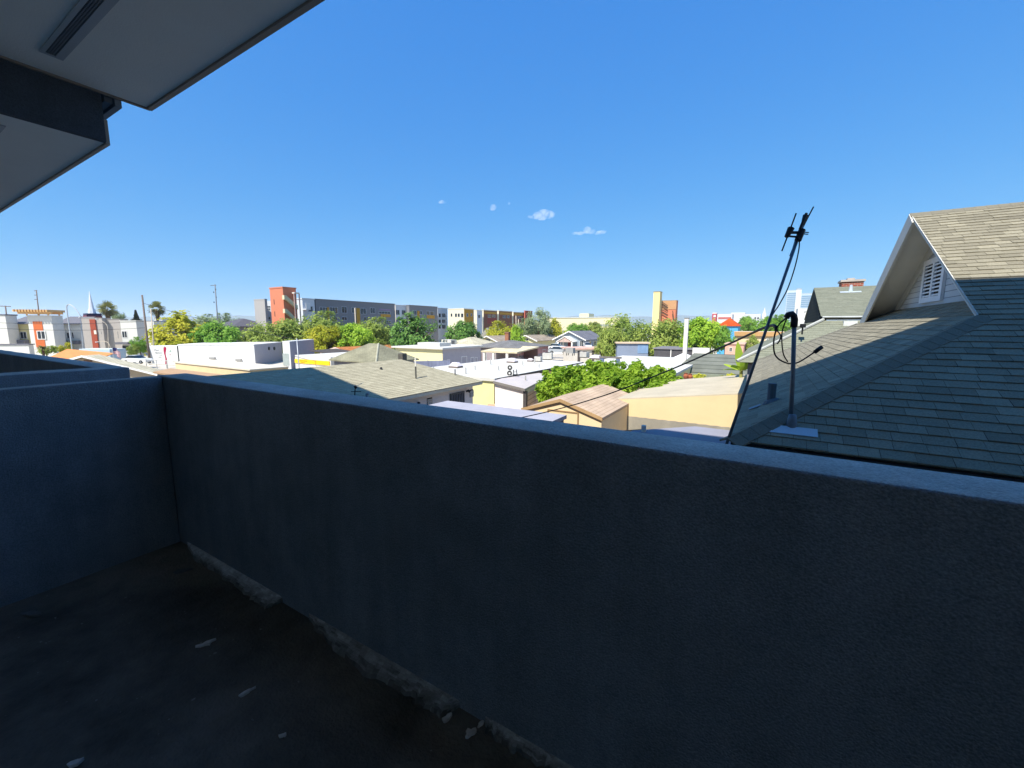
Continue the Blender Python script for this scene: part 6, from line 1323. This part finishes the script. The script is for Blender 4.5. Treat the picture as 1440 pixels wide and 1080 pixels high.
# the big bright tree in the yard
BT = thing('broad_yard_tree', 'big bright green tree spreading between the tan shed and white roofs', 'tree', (0, 0, 0))
cs = [(800, 543, 27, 2.0, 1.35), (838, 535, 28, 2.3, 1.25), (880, 533, 29, 2.4, 1.2), (925, 538, 29.5, 1.75, 1.1), (858, 550, 26, 1.8, 1.05), (812, 555, 25.5, 1.2, .75), (775, 550, 27.5, .95, .75), (900, 545, 27, 1.7, 1.1)]
pb = atD(858, 540, 27.5); BT.location = (pb.x, pb.y, 0)
V = []; F = []; T = []; R = random.Random(77)
cl = []
for (px, py, d, r, rz) in cs:
    c = atD(px, py, d)
    for i in range(int(36*r)):
        v = Vector((R.gauss(0, 1), R.gauss(0, 1), R.gauss(0, 1))).normalized(); cl.append((c+Vector((v.x*r*R.uniform(.7, 1), v.y*r*R.uniform(.7, 1), v.z*rz*R.uniform(.75, 1))), R.uniform(.2, .42), R.gauss(.5, .2), v))
for c, s, t, v0 in cl:
    for i in range(64):
        v = Vector((R.gauss(0, 1), R.gauss(0, 1), R.gauss(0, 1))).normalized(); p = c+v*s*R.uniform(.5, 1.05)-Vector((pb.x, pb.y, 0))
        nn = (v+Vector((0, 0, .5))+Vector((R.gauss(0, .42), R.gauss(0, .42), R.gauss(0, .42)))).normalized(); a = nn.orthogonal().normalized(); an = R.uniform(0, 6.28); a = a*math.cos(an)+nn.cross(a)*math.sin(an); b = nn.cross(a)
        l = R.uniform(.09, .19); w = l*.48; k = len(V); V += [tuple(p-a*l), tuple(p-b*w+nn*.02), tuple(p+a*l-nn*l*.25), tuple(p+b*w+nn*.02)]; F.append((k, k+1, k+2, k+3)); T.append(min(1, max(0, t+R.gauss(0, .15))))
me = bpy.data.meshes.new('crown'); me.from_pydata(V, [], F); at = me.attributes.new('tone', 'FLOAT', 'FACE'); at.data.foreach_set('value', T); me.materials.append(leafmat('leaf_loquat', '#5f8a1c', '#b4d048', .5))
c_ = bpy.data.objects.new('crown', me); COL.objects.link(c_); c_.parent = BT
m = MB(); m.tube([(0, 0, 0), (.1, 0, 1.4), (0, .1, 2.2)], .22, 9, r1=.15)
for (px, py, d, r, rz) in cs: e = atD(px, py, d)-Vector((pb.x, pb.y, 0)); m.tube([(.05, .05, 1.6), tuple(Vector((.05, .05, 2.2)).lerp(e, .55)), tuple(e)], .1, 6, r1=.03)
m.build('trunk', BARK(), BT, smooth=True)
# banana plant
q = atD(1043, 512, 25); o = thing('banana_plant', 'upright banana plant with broad yellow-green leaves by the near roof edge', 'plant', (q.x, q.y, 0)); LBN = leafmat('leaf_banana', '#6f962a', '#a7bd45', .4); R = random.Random(12); kk = 25/FOC
def bleaf(base, dirv, L, w, bend, tn):
    m = MB(); n = 8; s = dirv.cross(Vector((0, 0, 1))); s = (s.normalized()*.35+Vector((_rt.x, _rt.y, 0))*(1 if s.dot(_rt) >= 0 else -1)).normalized(); prev = None
    for i in range(n+1):
        t = i/n; c = base+dirv*(L*t)-Vector((0, 0, bend*t*t)); ww = w*math.sin(math.pi*min(1, .12+t*.88))**.7; dn = Vector((0, 0, -ww*.25)); row = [c-s*ww+dn, c, c+s*ww+dn]
        if prev:
            m.face([prev[0], prev[1], row[1], row[0]], 0, tn); m.face([prev[1], prev[2], row[2], row[1]], 0, tn)
        prev = row
    return m
zt_ = atD(1038, 482, 25).z; zb_ = atD(1045, 520, 25).z
for (bx2, dv, L, w, bend, tn) in (((0, 0), Vector((-.18, .05, 1)), zt_-zb_+.1, .30, .0, .8), ((.1, 0), Vector((.1, .0, 1)), 1.15, .34, .0, .55), ((-.1, 0), Vector((-.9, -.2, .7)), .95, .28, .35, .9), ((-.05, 0), Vector((-.4, -.3, .6)), 1.0, .3, .3, .4), ((.1, .1), Vector((.6, .3, .7)), 1.0, .28, .4, .6), ((.05, -.1), Vector((.35, -.4, .8)), 1.0, .3, .35, .7), ((-.25, 0), Vector((-1, .1, .25)), .8, .25, .3, .8)):
    bleaf(Vector((bx2[0], bx2[1], zb_)), dv, L, w, bend, tn).build('leaf', LBN, o, tone=True, uv=False)
MB().tube([(0, 0, 0), (.03, 0, zb_*.6), (0, 0, zb_+.1)], .14, 8, r1=.09).build('stem', mat('banana_stem', '#8a8c4e', var=.2), o)
for (px, py, d, hw, lab) in ((990, 530, 34, 18, 'low weedy shrub behind the left part of the cream roof edge'), (1026, 529, 34, 13, 'low weedy shrub behind the cream roof edge by the banana plant')):
    tree('garden_shrub', lab, px, py-5, hw, d, 'bush', LY, .6, 'shrubs behind the cream roof', 'shrub')
# far-off band of treetops along the horizon
R = random.Random(55); V = []; F = []; T = []
for i in range(9000):
    px = R.uniform(-60, 1260); d = R.uniform(190, 520); b = atD(px, 459, d); h = (4.5+3*noise.noise(Vector((b.x*.03, b.y*.03, 0)))+R.uniform(-4, 2.0)); p = Vector((b.x, b.y, max(.5, h))); l = R.uniform(.8, 1.6); k = len(V)
    nn = Vector((R.gauss(0, .6), R.gauss(-.4, .6), R.gauss(.6, .5))).normalized(); a = nn.orthogonal().normalized(); bb = nn.cross(a); V += [tuple(p-a*l), tuple(p-bb*l*.7), tuple(p+a*l), tuple(p+bb*l*.7)]; F.append((k, k+1, k+2, k+3)); T.append(min(1, max(0, .5+.5*noise.noise(Vector((b.x*.05, b.y*.05, 4)))+R.gauss(0, .15))))
me = bpy.data.meshes.new('treeline'); me.from_pydata(V, [], F); at = me.attributes.new('tone', 'FLOAT', 'FACE'); at.data.foreach_set('value', T); me.materials.append(leafmat('leaf_far', '#3f5a2c', '#6c7f46', .2))
o = bpy.data.objects.new('treeline', me); COL.objects.link(o); o['kind'] = 'stuff'

# ================================================================== clouds
def cloudmat():
    m = bpy.data.materials.new('cloud_vapour'); m.use_nodes = True; N = m.node_tree.nodes; L = m.node_tree.links; N.remove(N['Principled BSDF']); out = N['Material Output']
    v = N.new('ShaderNodeVolumePrincipled'); v.inputs['Color'].default_value = (1, 1, 1, 1); v.inputs['Anisotropy'].default_value = .2
    tc = N.new('ShaderNodeTexCoord'); nz = N.new('ShaderNodeTexNoise'); nz.inputs['Scale'].default_value = .018; nz.inputs['Detail'].default_value = 4; L.new(tc.outputs['Object'], nz.inputs['Vector']); mr = N.new('ShaderNodeMapRange'); mr.inputs['From Min'].default_value = .33; mr.inputs['From Max'].default_value = .7; mr.inputs['To Max'].default_value = .016; L.new(nz.outputs['Fac'], mr.inputs['Value']); L.new(mr.outputs['Result'], v.inputs['Density']); L.new(v.outputs[0], out.inputs['Volume']); return m
CM = cloudmat()
def cloud(label, px, py, blobs, dens=1):
    d = 3000; k = d/FOC; c = atD(px, py, d); bm = bmesh.new(); R = random.Random(int(px))
    for (dx, dy, r, s) in blobs:
        p = _rt*(dx*k)+_up*(-dy*k); mt = Matrix.Translation(p) @ Matrix.Diagonal((r*k, r*k*.8, r*k*s, 1)); bmesh.ops.create_icosphere(bm, subdivisions=3, radius=1, matrix=mt)
    for v in bm.verts: v.co += noise.noise_vector(v.co*.03)*4.0*k*.35+noise.noise_vector(v.co*.09)*1.4*k*.35
    me = bpy.data.meshes.new('cloud'); bm.to_mesh(me); bm.free(); me.materials.append(CM)
    o = bpy.data.objects.new('cloud', me); COL.objects.link(o); o.location = c; tag(o, label, 'cloud', 'small puffs of cloud in the blue sky')
    return o
cloud('largest white puff of cloud, third from the left', 762, 302, [(-6, 1, 8, .65), (3, -1, 9, .7), (11, 0, 8, .65), (0, 5, 7, .5), (-16, 3, 5, .35)])
cloud('long low cloud puff with a domed middle, lowest of the clouds', 828, 325, [(-2, -1, 6.5, .75), (4, 1, 6, .55), (16, 2, 9, .28), (-15, 3, 10, .16), (22, 1, 4, .4)])
cloud('small round cloud puff left of the largest one', 694, 292, [(0, 0, 5.5, .8), (-2, 2, 4, .7)])
cloud('tiniest cloud speck above the small round puff', 716, 286, [(0, 0, 2.6, .8)])
cloud('faint cloud wisp farthest to the left', 621, 284, [(0, 0, 5.5, .45), (3, 1, 4, .4)])

# ================================================================== air
hz = bpy.data.materials.new('haze_air'); hz.use_nodes = True; N = hz.node_tree.nodes; N.remove(N['Principled BSDF'])
hv = N.new('ShaderNodeVolumePrincipled'); hv.inputs['Color'].default_value = (.80, .90, 1, 1); hv.inputs['Density'].default_value = 1.2e-4; hv.inputs['Anisotropy'].default_value = .2
hz.node_tree.links.new(hv.outputs[0], N['Material Output'].inputs['Volume'])
m = MB(); m.box(-7000, -700, -2, 5000, 6000, 160); ho = m.build('haze', hz, uv=False); ho['kind'] = 'stuff'
